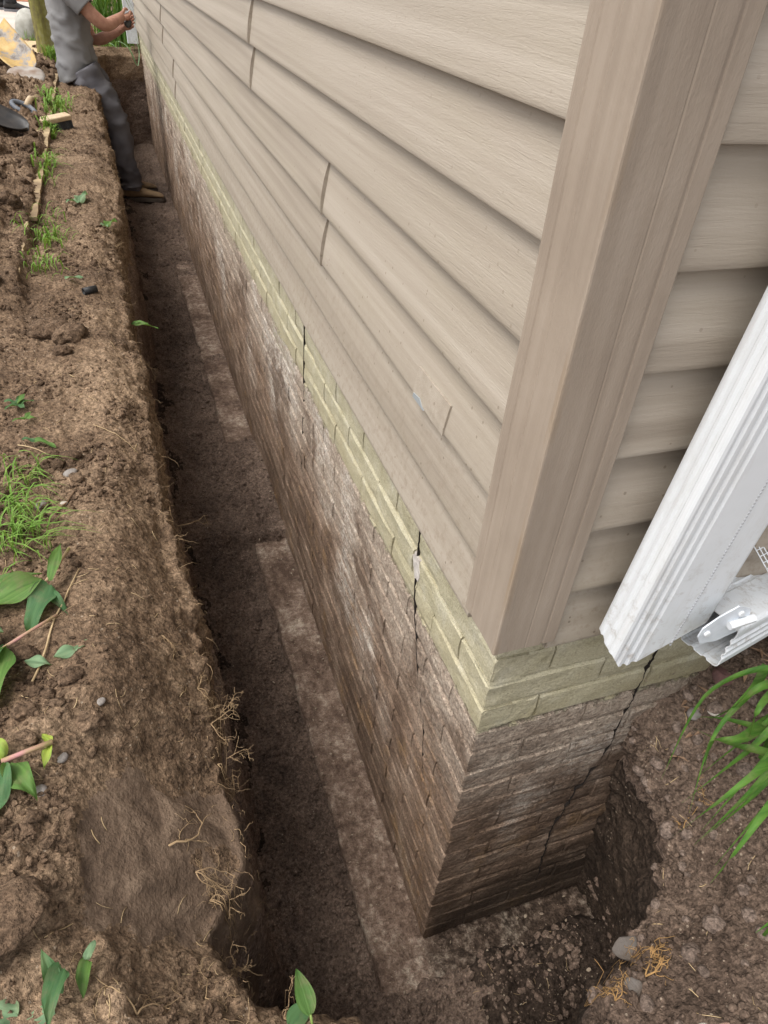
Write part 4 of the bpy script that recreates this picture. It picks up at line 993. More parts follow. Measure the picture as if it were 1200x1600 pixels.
def broad_leaf(L, W, bend, fold, seed, twist=0., wave=.0):
    """leaf along +x from its stalk"""
    rg = random.Random(seed); n, m = 16, 8; V = []; F = []; ph = rg.uniform(0, 6)
    for i in range(n + 1):
        t = i / n; w_ = W * .5 * max(.02, (math.sin(math.pi * min(1, t * .97 + .03) ** .75)) ** .8 * (1 - .15 * t)); a = bend * t
        cx = L * (math.sin(a) / bend if abs(bend) > .01 else t); cz = L * ((math.cos(a) - 1) / bend if abs(bend) > .01 else 0)
        for j in range(m + 1):
            s = j / m * 2 - 1; y = s * w_; z = cz + abs(s) * w_ * fold + wave * W * math.sin(t * 7 + ph + s * 1.3) * abs(s) + .0012 * math.cos(s * 14); tw = twist * t
            V.append((cx, y * math.cos(tw) - (z - cz) * math.sin(tw), cz + y * math.sin(tw) + (z - cz) * math.cos(tw)))
    for i in range(n):
        for j in range(m): F.append((i * (m + 1) + j, i * (m + 1) + j + 1, (i + 1) * (m + 1) + j + 1, (i + 1) * (m + 1) + j))
    return V, F
def leaf_part(parent, L, W, rz, ry, seed, mat, loc=(0, 0, 0), bend=.6, fold=.3, twist=0., wave=.22, name='leaf', rx=0.):
    V, F = broad_leaf(L, W, bend, fold, seed, twist, wave); o = link(name, mesh(name, V, F, True), M[mat], parent); o.location = loc; o.rotation_euler = (rx, ry, rz); return o
def leaf_clump(xy, leaves, label, stems=(), cat='plant', dz=.006):
    e = tag(empty('leafy_plant', gpt(xy[0], xy[1], dz)), label, cat)
    for k, (L, W, rz, ry, mat, loc, bend, fold) in enumerate(leaves): leaf_part(e, L, W, R(rz), R(ry), k * 7 + int(abs(xy[1]) * 1000), mat, loc, bend, fold)
    for pts, r, mt in stems: MB().tube(pts, r, 6).build('stem', mt, e, True)
    return e
PINK = simple('pink_stem', (.42, .20, .20), (.30, .26, .10), 30, .6); GST = simple('green_stem', (.22, .30, .08), (.16, .24, .06), 30, .5)
leaf_clump((-.605, .44), [(.115, .052, 205, -8, 'leaf', (0, .012, .014), .5, .35), (.10, .045, 250, -4, 'leaf_dark', (.012, 0, .012), .6, .3), (.075, .022, 75, -30, 'leaf', (.014, .01, .012), .5, .3), (.06, .018, 300, 0, 'leaf_dark', (.01, -.01, .008), .5, .3), (.12, .014, 178, -6, 'leaf', (0, .03, .014), .4, .2)],
           'uprooted plant with broad dark leaves on the left bank below the grass', [([(.0, .0, .012), (.02, .035, .012), (.042, .085, .014)], .0032, PINK)])
leaf_clump((-.655, .315), [(.125, .058, 262, -4, 'leaf', (.0, .0, .018), .55, .4), (.11, .05, 205, -16, 'leaf', (-.01, .02, .02), .6, .3), (.10, .045, 235, -8, 'leaf_dark', (0, .01, .014), .6, .35), (.075, .03, 165, -20, 'leaf_pale', (0, .03, .02), .4, .3)],
           'broad glossy leaf clump at the left edge with a pink stalk', [([(.0, .0, .016), (.04, .03, .014), (.075, .055, .012)], .0026, PINK)])
leaf_clump((-.585, .29), [(.045, .022, 20, 2, 'leaf_pale', (.0, 0, .004), .3, .2), (.04, .02, -20, 2, 'leaf_pale', (-.04, .004, .004), .3, .2), (.03, .014, 40, 2, 'leaf_pale', (.03, .006, .004), .3, .2)], 'pale torn leaf strip lying right of the glossy clump')
leaf_clump((-.640, .105), [(.07, .04, 265, -5, 'leaf_dark', (0, 0, .01), .5, .4), (.065, .034, 300, -10, 'leaf', (.01, .0, .01), .5, .4), (.04, .03, 120, -25, 'leaf_yellow', (0, .012, .008), .6, .3), (.05, .03, 225, -8, 'leaf', (-.005, 0, .008), .5, .3)],
           'leaf sprig with a pink stem at the left edge', [([(.0, .008, .008), (.025, .012, .010), (.062, .018, .012)], .0036, PINK)])
leaf_clump((-.583, .125), [(.032, .013, 255, -12, 'leaf_yellow', (0, 0, .006), .9, .4), (.022, .012, 130, -10, 'leaf_yellow', (.002, .004, .006), .6, .3)], 'curled yellow-green leaf on bare soil above the pebbles', cat='leaf')
leaf_clump((-.545, -.155), [(.036, .018, 262, -20, 'leaf', (0, .01, .008), .9, .5), (.02, .012, 60, -20, 'leaf_pale', (0, .01, .008), .5, .3)], 'small folded green leaf left of the branching root', cat='leaf')
leaf_clump((-.565, -.175), [(.055, .026, 255, -35, 'leaf_dark', (0, .02, .02), 1.1, .6), (.05, .018, 110, -45, 'leaf_dark', (-.004, .0, .012), .9, .5), (.05, .022, 190, -4, 'leaf_pale', (-.01, -.012, .006), .5, .2), (.03, .03, 160, -8, 'leaf_pale', (-.045, -.006, .008), .4, .2)],
           'crumpled blue-green leaf in the lower left corner', cat='leaf')
def rim_leaf(xy, leaves, label):
    e = tag(empty('rim_leaf', gpt(xy[0], xy[1], -.002)), label, 'leaf')
    for pts, L, W, rz, ry, rx, mat in leaves:
        MB().tube(pts, .0016, 6).build('stem', GST, e, True); leaf_part(e, L, W, R(rz), R(ry), 3, mat, pts[-1], .25, .22, 0, .05, 'leaf', R(rx))
    return e
rim_leaf((-.316, -.274), [([(0, 0, 0), (-.002, .010, .016), (-.002, .016, .024)], .048, .023, 97, -16, 0, 'leaf')], 'upright ribbed green leaf on the near rim in front of the trench')
rim_leaf((-.346, -.258), [([(0, 0, 0), (.002, .004, .006), (.004, .006, .010)], .036, .026, 30, 4, 0, 'leaf_dark')], 'small dark round leaf on the near rim beside the upright one')
leaf_clump((-.412, 1.66), [(.085, .022, -25, -6, 'leaf', (0, .01, .006), .3, .3), (.05, .014, -5, -8, 'leaf', (0, .01, .006), .3, .3)], 'bright green leaf overhanging the trench rim', cat='leaf')
leaf_clump((-.548, 2.70), [(.07, .05, 60, -30, 'leaf_pale', (0, 0, .006), .5, .3), (.05, .035, 190, -20, 'leaf_pale', (0, 0, .006), .5, .3)], 'pale green leaf on the bank nearest the worker', cat='leaf')
leaf_clump((-.456, 2.46), [(.055, .04, 40, -25, 'leaf', (0, 0, .006), .5, .3), (.04, .03, 240, -20, 'leaf_pale', (0, 0, .006), .5, .3)], 'green leaf close to the trench rim near the grass tuft', cat='leaf')
leaf_clump((-.586, 1.81), [(.055, .018, 15, -6, 'leaf_pale', (0, 0, .006), .4, .2)], 'single bluish leaf beside the black tube', cat='leaf')
leaf_clump((-.680, 1.08), [(.035, .016, a_, -30, 'leaf_dark', (0, 0, .004), .8, .3) for a_ in (10, 80, 150, 220, 300)] + [(.03, .014, 40, -50, 'leaf', (0, 0, .006), .6, .3)], 'dark green weed rosette at the left edge')
leaf_clump((-.640, .925), [(.05, .018, -30, -8, 'leaf', (0, 0, .006), .5, .4), (.03, .014, 150, -12, 'leaf_dark', (0, 0, .006), .5, .3)], 'small green sprout between the weed rosette and the grass', cat='leaf')
leaf_clump((-.662, 1.015), [(.028, .01, a_, -30, 'leaf', (0, 0, .004), .8, .3) for a_ in (-20, 60, 200)], 'tiny sprout just below the weed rosette')

def tuft(xy, n, h, spread, lean, label, seed, mat='grass', wid=.0032, rad=.05, name='grass_tuft', cat='grass', ry_=1.0, bend=1.0):
    rg = random.Random(seed); mb = MB(); b = gpt(xy[0], xy[1], 0)
    for _ in range(n):
        x, y = rg.gauss(0, rad), rg.gauss(0, rad * ry_); z = gz(xy[0] + x, xy[1] + y) - b.z - .003; a = rg.uniform(0, 6.28); L = h * rg.uniform(.5, 1.2); s = spread * rg.uniform(.4, 1.2)
        dx, dy = math.cos(a) * s + lean[0], math.sin(a) * s + lean[1]
        blade_mesh(mb, [(x, y, z), (x + dx * .25 * L, y + dy * .25 * L, z + L * .45), (x + dx * .6 * L, y + dy * .6 * L, z + L * (.72 - .12 * bend)), (x + dx * L, y + dy * L, z + L * (.75 - .45 * bend * min(1, s)))], wid * rg.uniform(.7, 1.3), .25, 5, 1.1, .8)
    o = link(name, mesh(name, mb.V, mb.F, True), M[mat]); o.location = b; return tag(o, label, cat)
tuft((-.672, .70), 150, .075, .8, (.35, -.25), 'large grass tuft at the left edge above the broad-leaf plant', 1, rad=.030, ry_=2.6)
tuft((-.650, .60), 55, .085, .7, (.7, -.25), 'lower grass tuft spilling towards the broad leaves', 5, rad=.02, ry_=1.6)
tuft((-.655, 2.30), 90, .075, .8, (.2, -.1), 'grass tuft by the board end in mid bank', 2, rad=.035, ry_=3.0, wid=.005)
tuft((-.66, 1.98), 40, .06, .8, (.1, -.1), 'small grass tuft in front of the board end', 6, rad=.03, ry_=1.5, wid=.005)
tuft((-.69, 3.25), 60, .09, .7, (.4, -.1), 'grass tuft along the board edge in front of the brush', 3, rad=.02, ry_=6.0, wid=.007)
tuft((-.69, 4.70), 130, .10, .8, (.2, -.1), 'grass patch behind the brush beside the board edge', 4, rad=.04, ry_=5.0, wid=.008)
tuft((-.70, 4.05), 60, .08, .7, (.2, -.1), 'small grass patch just in front of the brush', 8, rad=.014, ry_=3.0, wid=.008)
tuft((-.70, 6.55), 260, .13, .6, (.1, -.1), 'grass at the foot of the mossy post behind the worker', 7, rad=.04, ry_=1.6, wid=.008)

# daylily on the right bank: strap leaves arching to the left
dl = tag(empty('daylily', gpt(.41, -.15, 0)), 'daylily with long arching strap leaves on the right bank', 'plant')
BL = [[(.367, -.161, .86), (.325, -.121, .86), (.321, -.072, .80)], [(.411, -.09, .90), (.348, -.119, .92), (.270, -.15, .88), (.251, -.189, .76)],
      [(.405, -.139, .86), (.275, -.18, .92), (.249, -.164, .90), (.271, -.164, .82)], [(.396, -.18, .86), (.265, -.223, .92), (.211, -.23, .88), (.201, -.212, .76)],
      [(.39, -.209, .86), (.255, -.26, .90), (.207, -.281, .86), (.209, -.281, .77)], [(.372, -.204, .86), (.297, -.191, .90), (.28, -.16, .88), (.302, -.10, .82)],
      [(.334, -.232, .86), (.295, -.216, .90), (.312, -.192, .88)], [(.471, -.102, .88), (.284, -.171, .98), (.303, -.177, .88)], [(.455, -.118, .86), (.334, -.139, .96), (.307, -.129, .90), (.332, -.095, .82)],
      [(.44, -.20, .86), (.40, -.30, .98), (.36, -.40, .90)], [(.46, -.16, .88), (.52, -.20, 1.02), (.60, -.24, .92)], [(.45, -.13, .88), (.50, -.08, 1.05), (.58, -.06, .95)], [(.44, -.17, .88), (.43, -.24, 1.05), (.46, -.33, .95)]]
_rl = random.Random(31)
for _ in range(7):
    tx, ty = _rl.uniform(.25, .37), _rl.uniform(-.25, -.05); hz2 = _rl.uniform(.9, .99)
    BL.append([((.43 + tx) / 2 + .02, (-.155 + ty) / 2, hz2), (tx + .02, ty, hz2 - .05), (tx - .01, ty + _rl.uniform(-.03, .02), max(gz(tx, ty) + .01, .74))])
dz_ = dl.location
for k, b in enumerate(BL):
    root_p = Vector((.43, -.155, gz(.43, -.155) - .01)) + Vector((random.uniform(-.02, .02), random.uniform(-.02, .02), 0))
    b = [root_p] + [Vector(p) for p in b]; mb = MB(); blade_mesh(mb, [p - dz_ for p in b], 0.0135 * random.uniform(.7, 1.2), .45, 22, 1.3, .6)
    link('leaf', mesh('leaf', mb.V, mb.F, True), M['daylily'], dl)
mb = MB(); sb = [(.26, -.345, .80), (.225, -.352, .83), (.204, -.352, .80)]
e = tag(empty('grass_sprout', gpt(.262, -.345, 0)), 'single thin green shoot at the right edge below the daylily', 'plant'); sb = [(.262, -.345, e.location.z - .005)] + [(x, y, max(z, gz(x, y) + .012)) for x, y, z in sb[1:]]
blade_mesh(mb, [Vector(p) - e.location for p in sb], .006, .3, 10); link('leaf', mesh('leaf', mb.V, mb.F, True), M['daylily'], e)
# dry leaf litter by the wall
mb = MB()
for _ in range(26):
    x, y = random.uniform(.34, .50), random.uniform(-.10, -.02); a = random.uniform(0, 3); L = random.uniform(.006, .016); z = gz(x, y) + .003
    c, s = math.cos(a), math.sin(a); w_ = L * .25; mb.add([(x - c * L, y - s * L, z), (x + s * w_, y - c * w_, z + .004), (x + c * L, y + s * L, z + .002), (x - s * w_, y + c * w_, z + .005), (x, y, z + .001)], [(0, 1, 4), (1, 2, 4), (2, 3, 4), (3, 0, 4)])
tag(link('wood_chips', mesh('wood_chips', mb.V, mb.F), simple('wood_chip', (.34, .22, .14), (.22, .14, .09), 30, .8, coords='pos')), kind='stuff')

# ================================================================ THINGS ON THE SPOIL HEAP
PLY = simple('plywood', (.55, .42, .25), (.44, .33, .19), 20, .8, .2, (120, .001)); PLYD = simple('plywood_muddy', (.46, .35, .21), (.16, .11, .07), 7, .9, .2)
def ply(a, b, z, label, tilt=0., name='plywood_board', mat=None, chipped=0):
    e = MB(); (x0, y0), (x1, y1) = a, b; n = 40; rg = random.Random(int(y0 * 10)); ring = []
    for i in range(n + 1):
        y = y0 + (y1 - y0) * i / n; xe = x1 + (rg.uniform(-.004, .002) if chipped else 0); ring.append([(x0, y, 0), (xe, y, 0), (xe, y, .014), (x0, y, .014)])
    e.loft(ring); o = e.build(name, mat or PLYD, None); o.location.z = z; o.rotation_euler.y = tilt; return tag(o, label, 'board')
ply((-1.75, 2.45), (-.692, 5.95), .818, 'long muddy plywood board under the spoil heap, its thin edge facing the trench', chipped=1)
ply((-1.30, 1.80), (-.716, 2.38), .823, 'shorter splintered plywood piece nearer the clods', chipped=1)
ply((-1.55, 6.20), (-.80, 7.62), .845, 'clean pale plywood sheet at the far end of the heap', mat=PLY)
SHV = NT('shovel_blade_dirty', .55, .4); o_ = SHV.obj(); SHV.color(SHV.ramp(SHV.noise(o_, 9, 5, .65), (.36, (.10, .075, .06)), (.46, (.24, .22, .20)), (.54, (.42, .27, .09)), (.7, (.50, .36, .15))))
def shovel(loc, rot, label, blade_mat, handle_mat, L=.30, W=.23, hl=.5, grip=False, ferrule=None):
    e = tag(empty('shovel', loc), label, 'shovel'); e.rotation_euler = rot
    n, m = 14, 10; V = []; F = []
    for i in range(n + 1):
        t = i / n; w_ = W * .5 * (1.0 if t < .55 else math.sqrt(max(0.02, 1 - ((t - .55) / .46) ** 2)))
        for j in range(m + 1):
            s = j / m * 2 - 1; V.append((L * t, s * w_, .045 * s * s * (1 - .35 * t) + .03 * (1 - t) ** 2 + .012 * math.exp(-(s / .18) ** 2) * (1 - t)))
    for i in range(n):
        for j in range(m): F.append((i * (m + 1) + j, i * (m + 1) + j + 1, (i + 1) * (m + 1) + j + 1, (i + 1) * (m + 1) + j))
    o = link('blade', mesh('blade', V, F, True), blade_mat, e); md = o.modifiers.new('thick', 'SOLIDIFY'); md.thickness = .003
    MB().tube([(.06, 0, .034), (0, 0, .045), (-.10, 0, .055)], [.014, .019, .019], 12).build('socket', ferrule or blade_mat, e, True)
    h = MB().tube([(-.095, 0, .0545), (-hl * .6, 0, .075), (-hl, 0, .09)], [.0175, .0175, .017], 12).build('handle', handle_mat, e, True)
    if grip:
        pts = [(-hl - .06 + .06 * math.cos(a), .055 * math.sin(a), .093) for a in np.linspace(0, 2 * math.pi, 25)]
        MB().tube(pts, .0105, 8, False).build('d_grip', grip, h, True)
    return e
WOODH = simple('ash_handle', (.56, .44, .30), (.45, .34, .22), 25, .6); TEAL = simple('teal_grip', (.22, .45, .42), (.42, .47, .42), 14, .6); BLK = simple('black_steel', (.02, .019, .019), (.04, .034, .03), 20, .5, .5); GRIP = simple('grip_plastic', (.10, .115, .14), (.17, .18, .2), 30, .5)
shovel((-1.06, 5.98, gz(-1.06, 5.98) + .13), (R(22), R(24), R(-58)), 'upturned dirty yellow scoop shovel lying on the spoil heap', SHV.m, SHV.m, .46, .22, .3)
shovel((-1.00, 3.72, gz(-1.00, 3.72) + .05), (R(8), R(14), R(-8)), 'black shovel blade with a worn teal handle at the left edge', BLK, TEAL, .24, .22, .4)
e = tag(empty('spade_grip', (-.835, 4.42, gz(-.835, 4.42) + .03)), 'dark D-shaped spade grip on a pale wooden shaft lying on the heap', 'spade'); e.rotation_euler = (R(25), R(-8), R(70))
g_ = MB().tube([(.045 * math.cos(a) , .062 * math.sin(a), 0) for a in np.linspace(0, 2 * math.pi, 29)], .0135, 10, False).build('grip', GRIP, e, True)
MB().tube([(.035, 0, 0), (.12, .01, .01), (.26, .02, -.05)], .0165, 12).build('shaft', WOODH, e, True)
e = tag(empty('plastic_disc', (-.87, 5.45, gz(-.87, 5.45) + .02)), 'round muddy plastic disc lying behind the spade grip', 'disc')
V = [(0, 0, .03)]; F = []
for r_, z_ in ((.05, .03), (.1, .026), (.118, .018), (.122, .0)):
    for k in range(28): a = 2 * math.pi * k / 28; V.append((r_ * math.cos(a), r_ * 1.25 * math.sin(a), z_ + .004 * math.sin(3 * a)))
for k in range(28): F.append((0, 1 + k, 1 + (k + 1) % 28))
for q in range(3):
    for k in range(28): F.append((1 + q * 28 + k, 1 + (q + 1) * 28 + k, 1 + (q + 1) * 28 + (k + 1) % 28, 1 + q * 28 + (k + 1) % 28))
o = link('shell', mesh('shell', V, F, True), simple('muddy_plastic', (.20, .135, .095), (.34, .31, .28), 12, .6, .4), e); o.modifiers.new('t', 'SOLIDIFY').thickness = .003; o.rotation_euler.x = R(14)
# brush
br = tag(empty('scrubbing_brush', gpt(-.668, 4.16, .018)), 'wooden scrubbing brush with dark bristles on the bank', 'brush'); br.rotation_euler = (R(8), R(-4), R(35))
bevel(MB().box((-.09, -.03, .0), (.09, .03, .026)).build('brush_block', WOODH, br), .006)
bb = MB(); rgb = random.Random(3)
for i in range(22):
    for j in range(7):
        x, y = -.082 + i * .0078, -.027 + j * .009; d = rgb.uniform(-.005, .005); bb.tube([(x, y, .0), (x + d, y - .012 + d, -.034)], [.0034, .0046], 4)
bb.build('bristles', simple('bristle', (.03, .028, .027), rough=.9), br); br.location.z += .02
# little black tube end
t_ = empty('plastic_tube', gpt(-.526, 1.755, .010), R(25)); tag(t_, 'short black plastic tube end half buried in the left bank', 'tube')
rr = [[(x, .011 * math.cos(a), .011 * math.sin(a)) for a in np.linspace(0, 2 * math.pi, 15)[:-1]] for x in (-.012, .03)]
o = MB().loft(rr, False).build('wall', simple('black_plastic', (.02, .02, .021), rough=.5), t_, True); o.modifiers.new('t', 'SOLIDIFY').thickness = .002

# ================================================================ FAR END: path, post, block, daylily, lawn
pv = MB(); pvm = NT('pavement', .9, .2); pp_ = pvm.pos(); pvm.color(pvm.mix(pvm.ramp(pvm.noise(pp_, 2.2, 5, .6), (.35, 0.), (.65, 1.)), (.47, .39, .335), (.56, .485, .43))); pvm.bump((pvm.noise(pp_, 90, 3), .002))
pv.box((-9, 8.75, .70), (-.95, 12.35, .832)); bevel(pv.build('pavement', pvm.m), .01)
tag(bpy.data.objects['pavement'], kind='structure')
rb = MB().box((-9, 12.352, .70), (-.95, 16, .84)).build('brick_path', simple('terracotta', (.42, .16, .08), (.33, .13, .07), 9, .9, .2, coords='pos')); tag(rb, kind='structure')
def lawn():
    rg = random.Random(11); mb = MB(); 
    for _ in range(2600):
        if rg.random() < .6: x, y = rg.uniform(-1.9, -.25), rg.uniform(7.75, 8.72)
        else: x, y = rg.uniform(-.9, .05), rg.uniform(7.8, 11)
        z = gz(x, y) - .004; a = rg.uniform(0, 6.28); h = rg.uniform(.03, .085); d = h * rg.uniform(.2, .7)
        c, s = math.cos(a), math.sin(a); w_ = .004; mb.add([(x - s * w_, y + c * w_, z), (x + s * w_, y - c * w_, z), (x + c * d * .4 + s * w_ * .8, y + s * d * .4 - c * w_ * .8, z + h * .6), (x + c * d * .4 - s * w_ * .8, y + s * d * .4 + c * w_ * .8, z + h * .6), (x + c * d, y + s * d, z + h)], [(0, 1, 2, 3), (3, 2, 4)])
    tag(link('lawn_grass', mesh('lawn_grass', mb.V, mb.F), M['lawn']), kind='stuff')
lawn()
po = NT('mossy_wood', .95, .1); q_ = po.obj(); po.color(po.ramp(po.math('ADD', po.math('MULTIPLY', po.noise(po.scaled(q_, (9, 9, 2)), 1, 5, .65), .7), po.math('MULTIPLY', po.noise(q_, 30, 3), .3)), (.36, (.12, .10, .055)), (.5, (.21, .195, .06)), (.66, (.27, .26, .16)))); po.bump((po.noise(po.scaled(q_, (60, 60, 5)), 1, 4), .006))
post = MB(); rings = []
for z in np.linspace(-.3, .72, 20):
    ring = []
    for k in range(20):
        a = 2 * math.pi * k / 20; sq = 1 / max(abs(math.cos(a)), abs(math.sin(a))) ** .6; r_ = (.072 + .016 * math.exp(-(z + .0) / .12)) * sq * (1 + .05 * math.sin(k * 2.3 + z * 4))
        ring.append((r_ * math.cos(a), r_ * math.sin(a), z))
    rings.append(ring)
post = post.loft(rings).build('fence_post', po.m, None, True); post.location = (-.772, 6.85, gz(-.772, 6.85)); post.rotation_euler.z = .3
tag(post, 'weathered wooden post green with moss behind the worker', 'post')
stone((-.975, 8.15), .16, stone_mat('concrete_block', (.46, .45, .41), (.34, .33, .29), 18), 'pale grey boulder at the edge of the pavement', 301, 'boulder', 'boulder', (.75, .75, 1.1), I4, .3, .45, .15)
stone((-1.06, 7.78), .05, stone_mat('rubble', (.46, .42, .40), (.36, .32, .3), 18), 'pale rubble lump in front of the boulder', 302, 'stone', 'stone', (1.3, .9, .6), I3, .3, .3, .2)
fl = tag(empty('daylily', gpt(-.22, 8.15, 0)), 'tall bushy daylily growing at the far end of the house', 'plant'); rgf = random.Random(21)
for k in range(110):
    a = rgf.uniform(0, 6.28); L = rgf.uniform(.35, .75); s = rgf.uniform(.25, .95); x, y = rgf.gauss(0, .10), rgf.gauss(0, .12); mb = MB()
    blade_mesh(mb, [(x, y, -.02), (x + math.cos(a) * s * L * .2, y + math.sin(a) * s * L * .2, L * .5), (x + math.cos(a) * s * L * .55, y + math.sin(a) * s * L * .55, L * .78), (x + math.cos(a) * s * L, y + math.sin(a) * s * L, L * (.85 - .5 * s))], .017, .3, 9, 1.2, .7)
    link('leaf', mesh('leaf', mb.V, mb.F, True), M['daylily'], fl)
mb = MB()
for pts in ([(-.30, 7.80, .83), (-.2, 7.66, .88), (-.11, 7.6, .83), (-.06, 7.56, .70), (-.025, 7.60, .80), (-.03, 7.7, .92)], [(-.34, 7.86, .82), (-.28, 7.7, .86), (-.20, 7.62, .82)]): blade_mesh(mb, pts, .022, .2, 20)
tag(link('fallen_leaf', mesh('fallen_leaf', mb.V, mb.F, True), M['leaf_pale']), 'pale bent strap leaf hanging over the far end of the trench', 'leaf')
# ================================================================ PEOPLE
def skin_mesh(name, verts, edges, radii, root, sub=2):
    me = bpy.data.meshes.new(name + '_skel'); me.from_pydata(verts, edges, []); o = bpy.data.objects.new(name + '_skel', me); COL.objects.link(o)
    o.modifiers.new('skin', 'SKIN').use_smooth_shade = True
    for i, r in enumerate(radii): me.skin_vertices[0].data[i].radius = (r, r) if not hasattr(r, '__len__') else r
    for i in range(len(verts)): me.skin_vertices[0].data[i].use_root = (i == root)
    s = o.modifiers.new('sub', 'SUBSURF'); s.levels = sub; s.render_levels = sub
    d = bpy.context.evaluated_depsgraph_get(); ev = o.evaluated_get(d); out = bpy.data.meshes.new_from_object(ev); out.name = name
    bpy.data.objects.remove(o); return out
class Skel:
    def __init__(s): s.v = []; s.e = []; s.r = []
    def add(s, p, r, par=None):
        s.v.append(tuple(p)); s.r.append(r)
        if par is not None: s.e.append((par, len(s.v) - 1))
        return len(s.v) - 1
    def chain(s, par, pts):
        for p, r in pts: par = s.add(p, r, par)
        return par
def add_hand(sk, wrist_i, wrist, d, side, nrm, curl=1.1, sc=1.0):
    """palm and five fingers; d along the hand, side towards the thumb, nrm the palm's inner side"""
    d, side, nrm = Vector(d).normalized(), Vector(side).normalized(), Vector(nrm).normalized()
    palm = Vector(wrist) + d * .055 * sc; pi_ = sk.add(palm, (.034 * sc, .019 * sc), wrist_i)
    for k, (off, L) in enumerate(((.030, .072), (.010, .080), (-.011, .074), (-.030, .058))):
        base = palm + d * .038 * sc + side * off * sc; bi = sk.add(base, .0095 * sc, pi_); p = base; a = 0.25
        for seg in (.45, .32, .25):
            a += curl * .55; p = p + (d * math.cos(a) + nrm * math.sin(a)) * L * seg * sc; bi = sk.add(p, .0085 * sc, bi)
    b = Vector(wrist) + d * .022 * sc + side * .026 * sc; bi = sk.add(b, .012 * sc, wrist_i); q = b + (side * .7 + d * .7) * .035 * sc; bi = sk.add(q, .0105 * sc, bi); q = q + (d * .8 + nrm * .5) * .03 * sc; sk.add(q, .009 * sc, bi)
def ring_at(c, t, up, ra, rb, n=28, f=None):
    t = Vector(t).normalized(); a = t.cross(Vector(up)).normalized(); b = a.cross(t); out = []
    for k in range(n):
        an = 2 * math.pi * k / n; s = 1.0 if f is None else f(an); out.append(Vector(c) + a * ra * s * math.cos(an) + b * rb * s * math.sin(an))
    return out
def cloth(rings, name, mat, parent, amp, scale, seed, stretch=(1, 1, 1), cap=False, thick=.003):
    """rings refined along the limb, then wrinkled"""
    R2 = []; m = len(rings); n = len(rings[0]); N = (m - 1) * 7
    for i in range(N + 1):
        f = i / N * (m - 1); k = min(int(f), m - 2); u = f - k; p0, p1, p2, p3 = rings[max(k - 1, 0)], rings[k], rings[k + 1], rings[min(k + 2, m - 1)]
        R2.append([.5 * ((2 * p1[j]) + (p2[j] - p0[j]) * u + (2 * p0[j] - 5 * p1[j] + 4 * p2[j] - p3[j]) * u * u + (3 * p1[j] - p0[j] - 3 * p2[j] + p3[j]) * u ** 3) for j in range(n)])
    A = np.array([[tuple(p) for p in r] for r in R2]); c = A.mean(1, keepdims=True); nr = A - c; nr /= np.linalg.norm(nr, axis=2, keepdims=True) + 1e-9
    q = A.reshape(-1, 3) * np.array(stretch); w1 = np.clip(1 - np.abs(fbm(q, scale, 2, .4, seed)) * 4.5, 0, 1) ** 1.5; w2 = fbm(q, scale * 1.7, 2, .5, seed + 5)
    A = A + nr * (amp * (w1 * .9 + w2 * .35 + .15)).reshape(A.shape[0], A.shape[1], 1)
    ii = np.arange(A.shape[0] * n).reshape(-1, n); F = np.stack([ii[:-1], np.roll(ii, -1, 1)[:-1], np.roll(ii, -1, 1)[1:], ii[1:]], -1).reshape(-1, 4)
    me = npmesh(name, A.reshape(-1, 3), F); o = link(name, me, mat, parent); bm = bmesh.new(); bm.from_mesh(me); bmesh.ops.recalc_face_normals(bm, faces=bm.faces); bm.to_mesh(me); bm.free()
    md = o.modifiers.new('thick', 'SOLIDIFY'); md.thickness = thick; md.offset = 0; return o
def boot(parent, toe_dir, ankle, sole_z, mat, sole_mat, L=.30):
    """lace-up boot: upper, sole; ankle point above the heel"""
    f = Vector((toe_dir[0], toe_dir[1], 0)).normalized(); s = Vector((-f.y, f.x, 0)); a = Vector((ankle[0], ankle[1], sole_z)); mb = MB(); rings = []
    for t, hw, h in ((-.085, .030, .070), (-.070, .038, .112), (-.03, .042, .125), (.02, .043, .118), (.06, .044, .098), (.10, .047, .080), (.14, .049, .068), (.18, .046, .058), (.205, .036, .046), (.218, .020, .034)):
        t *= L / .30; ring = []
        for k in range(16):
            an = 2 * math.pi * k / 16; y = math.cos(an); z = math.sin(an); ring.append(a + f * t + s * hw * (abs(y) ** .75) * (1 if y > 0 else -1) + Vector((0, 0, .024 + max(0, (z * .5 + .5)) ** .85 * (h - .024))))
        rings.append(ring)
    u = mb.loft(rings).build('boot', mat, parent, True); sb = MB(); rs = []
    for t, hw in ((-.092, .026), (-.085, .036), (-.03, .042), (.03, .040), (.10, .049), (.15, .051), (.20, .042), (.224, .022)):
        t *= L / .30; rs.append([a + f * t + s * hw + Vector((0, 0, 0)), a + f * t + s * hw + Vector((0, 0, .026)), a + f * t - s * hw + Vector((0, 0, .026)), a + f * t - s * hw])
    sb.loft(rs).build('sole', sole_mat, u); lc = MB()
    for k in range(4):
        t = (.045 + k * .022) * L / .30; h = .112 - k * .012; c = a + f * t + Vector((0, 0, h)); lc.tube([c - s * .028 - Vector((0, 0, .014)), c + Vector((0, 0, .0)), c + s * .028 - Vector((0, 0, .014))], .0028, 5)
    lc.build('lace', M['straw'], u, True); return u
def head(sk_par, sk, neck, fdir):
    f = Vector(fdir).normalized(); p = Vector(neck); i = sk.add(p + Vector((0, 0, .06)) + f * .012, .055, sk_par); i = sk.add(p + Vector((0, 0, .13)) + f * .022, (.072, .088), i); i = sk.add(p + Vector((0, 0, .20)) + f * .015, (.078, .098), i); sk.add(p + Vector((0, 0, .255)) + f * .01, (.06, .075), i)
    return p + Vector((0, 0, .17)) + f * .02
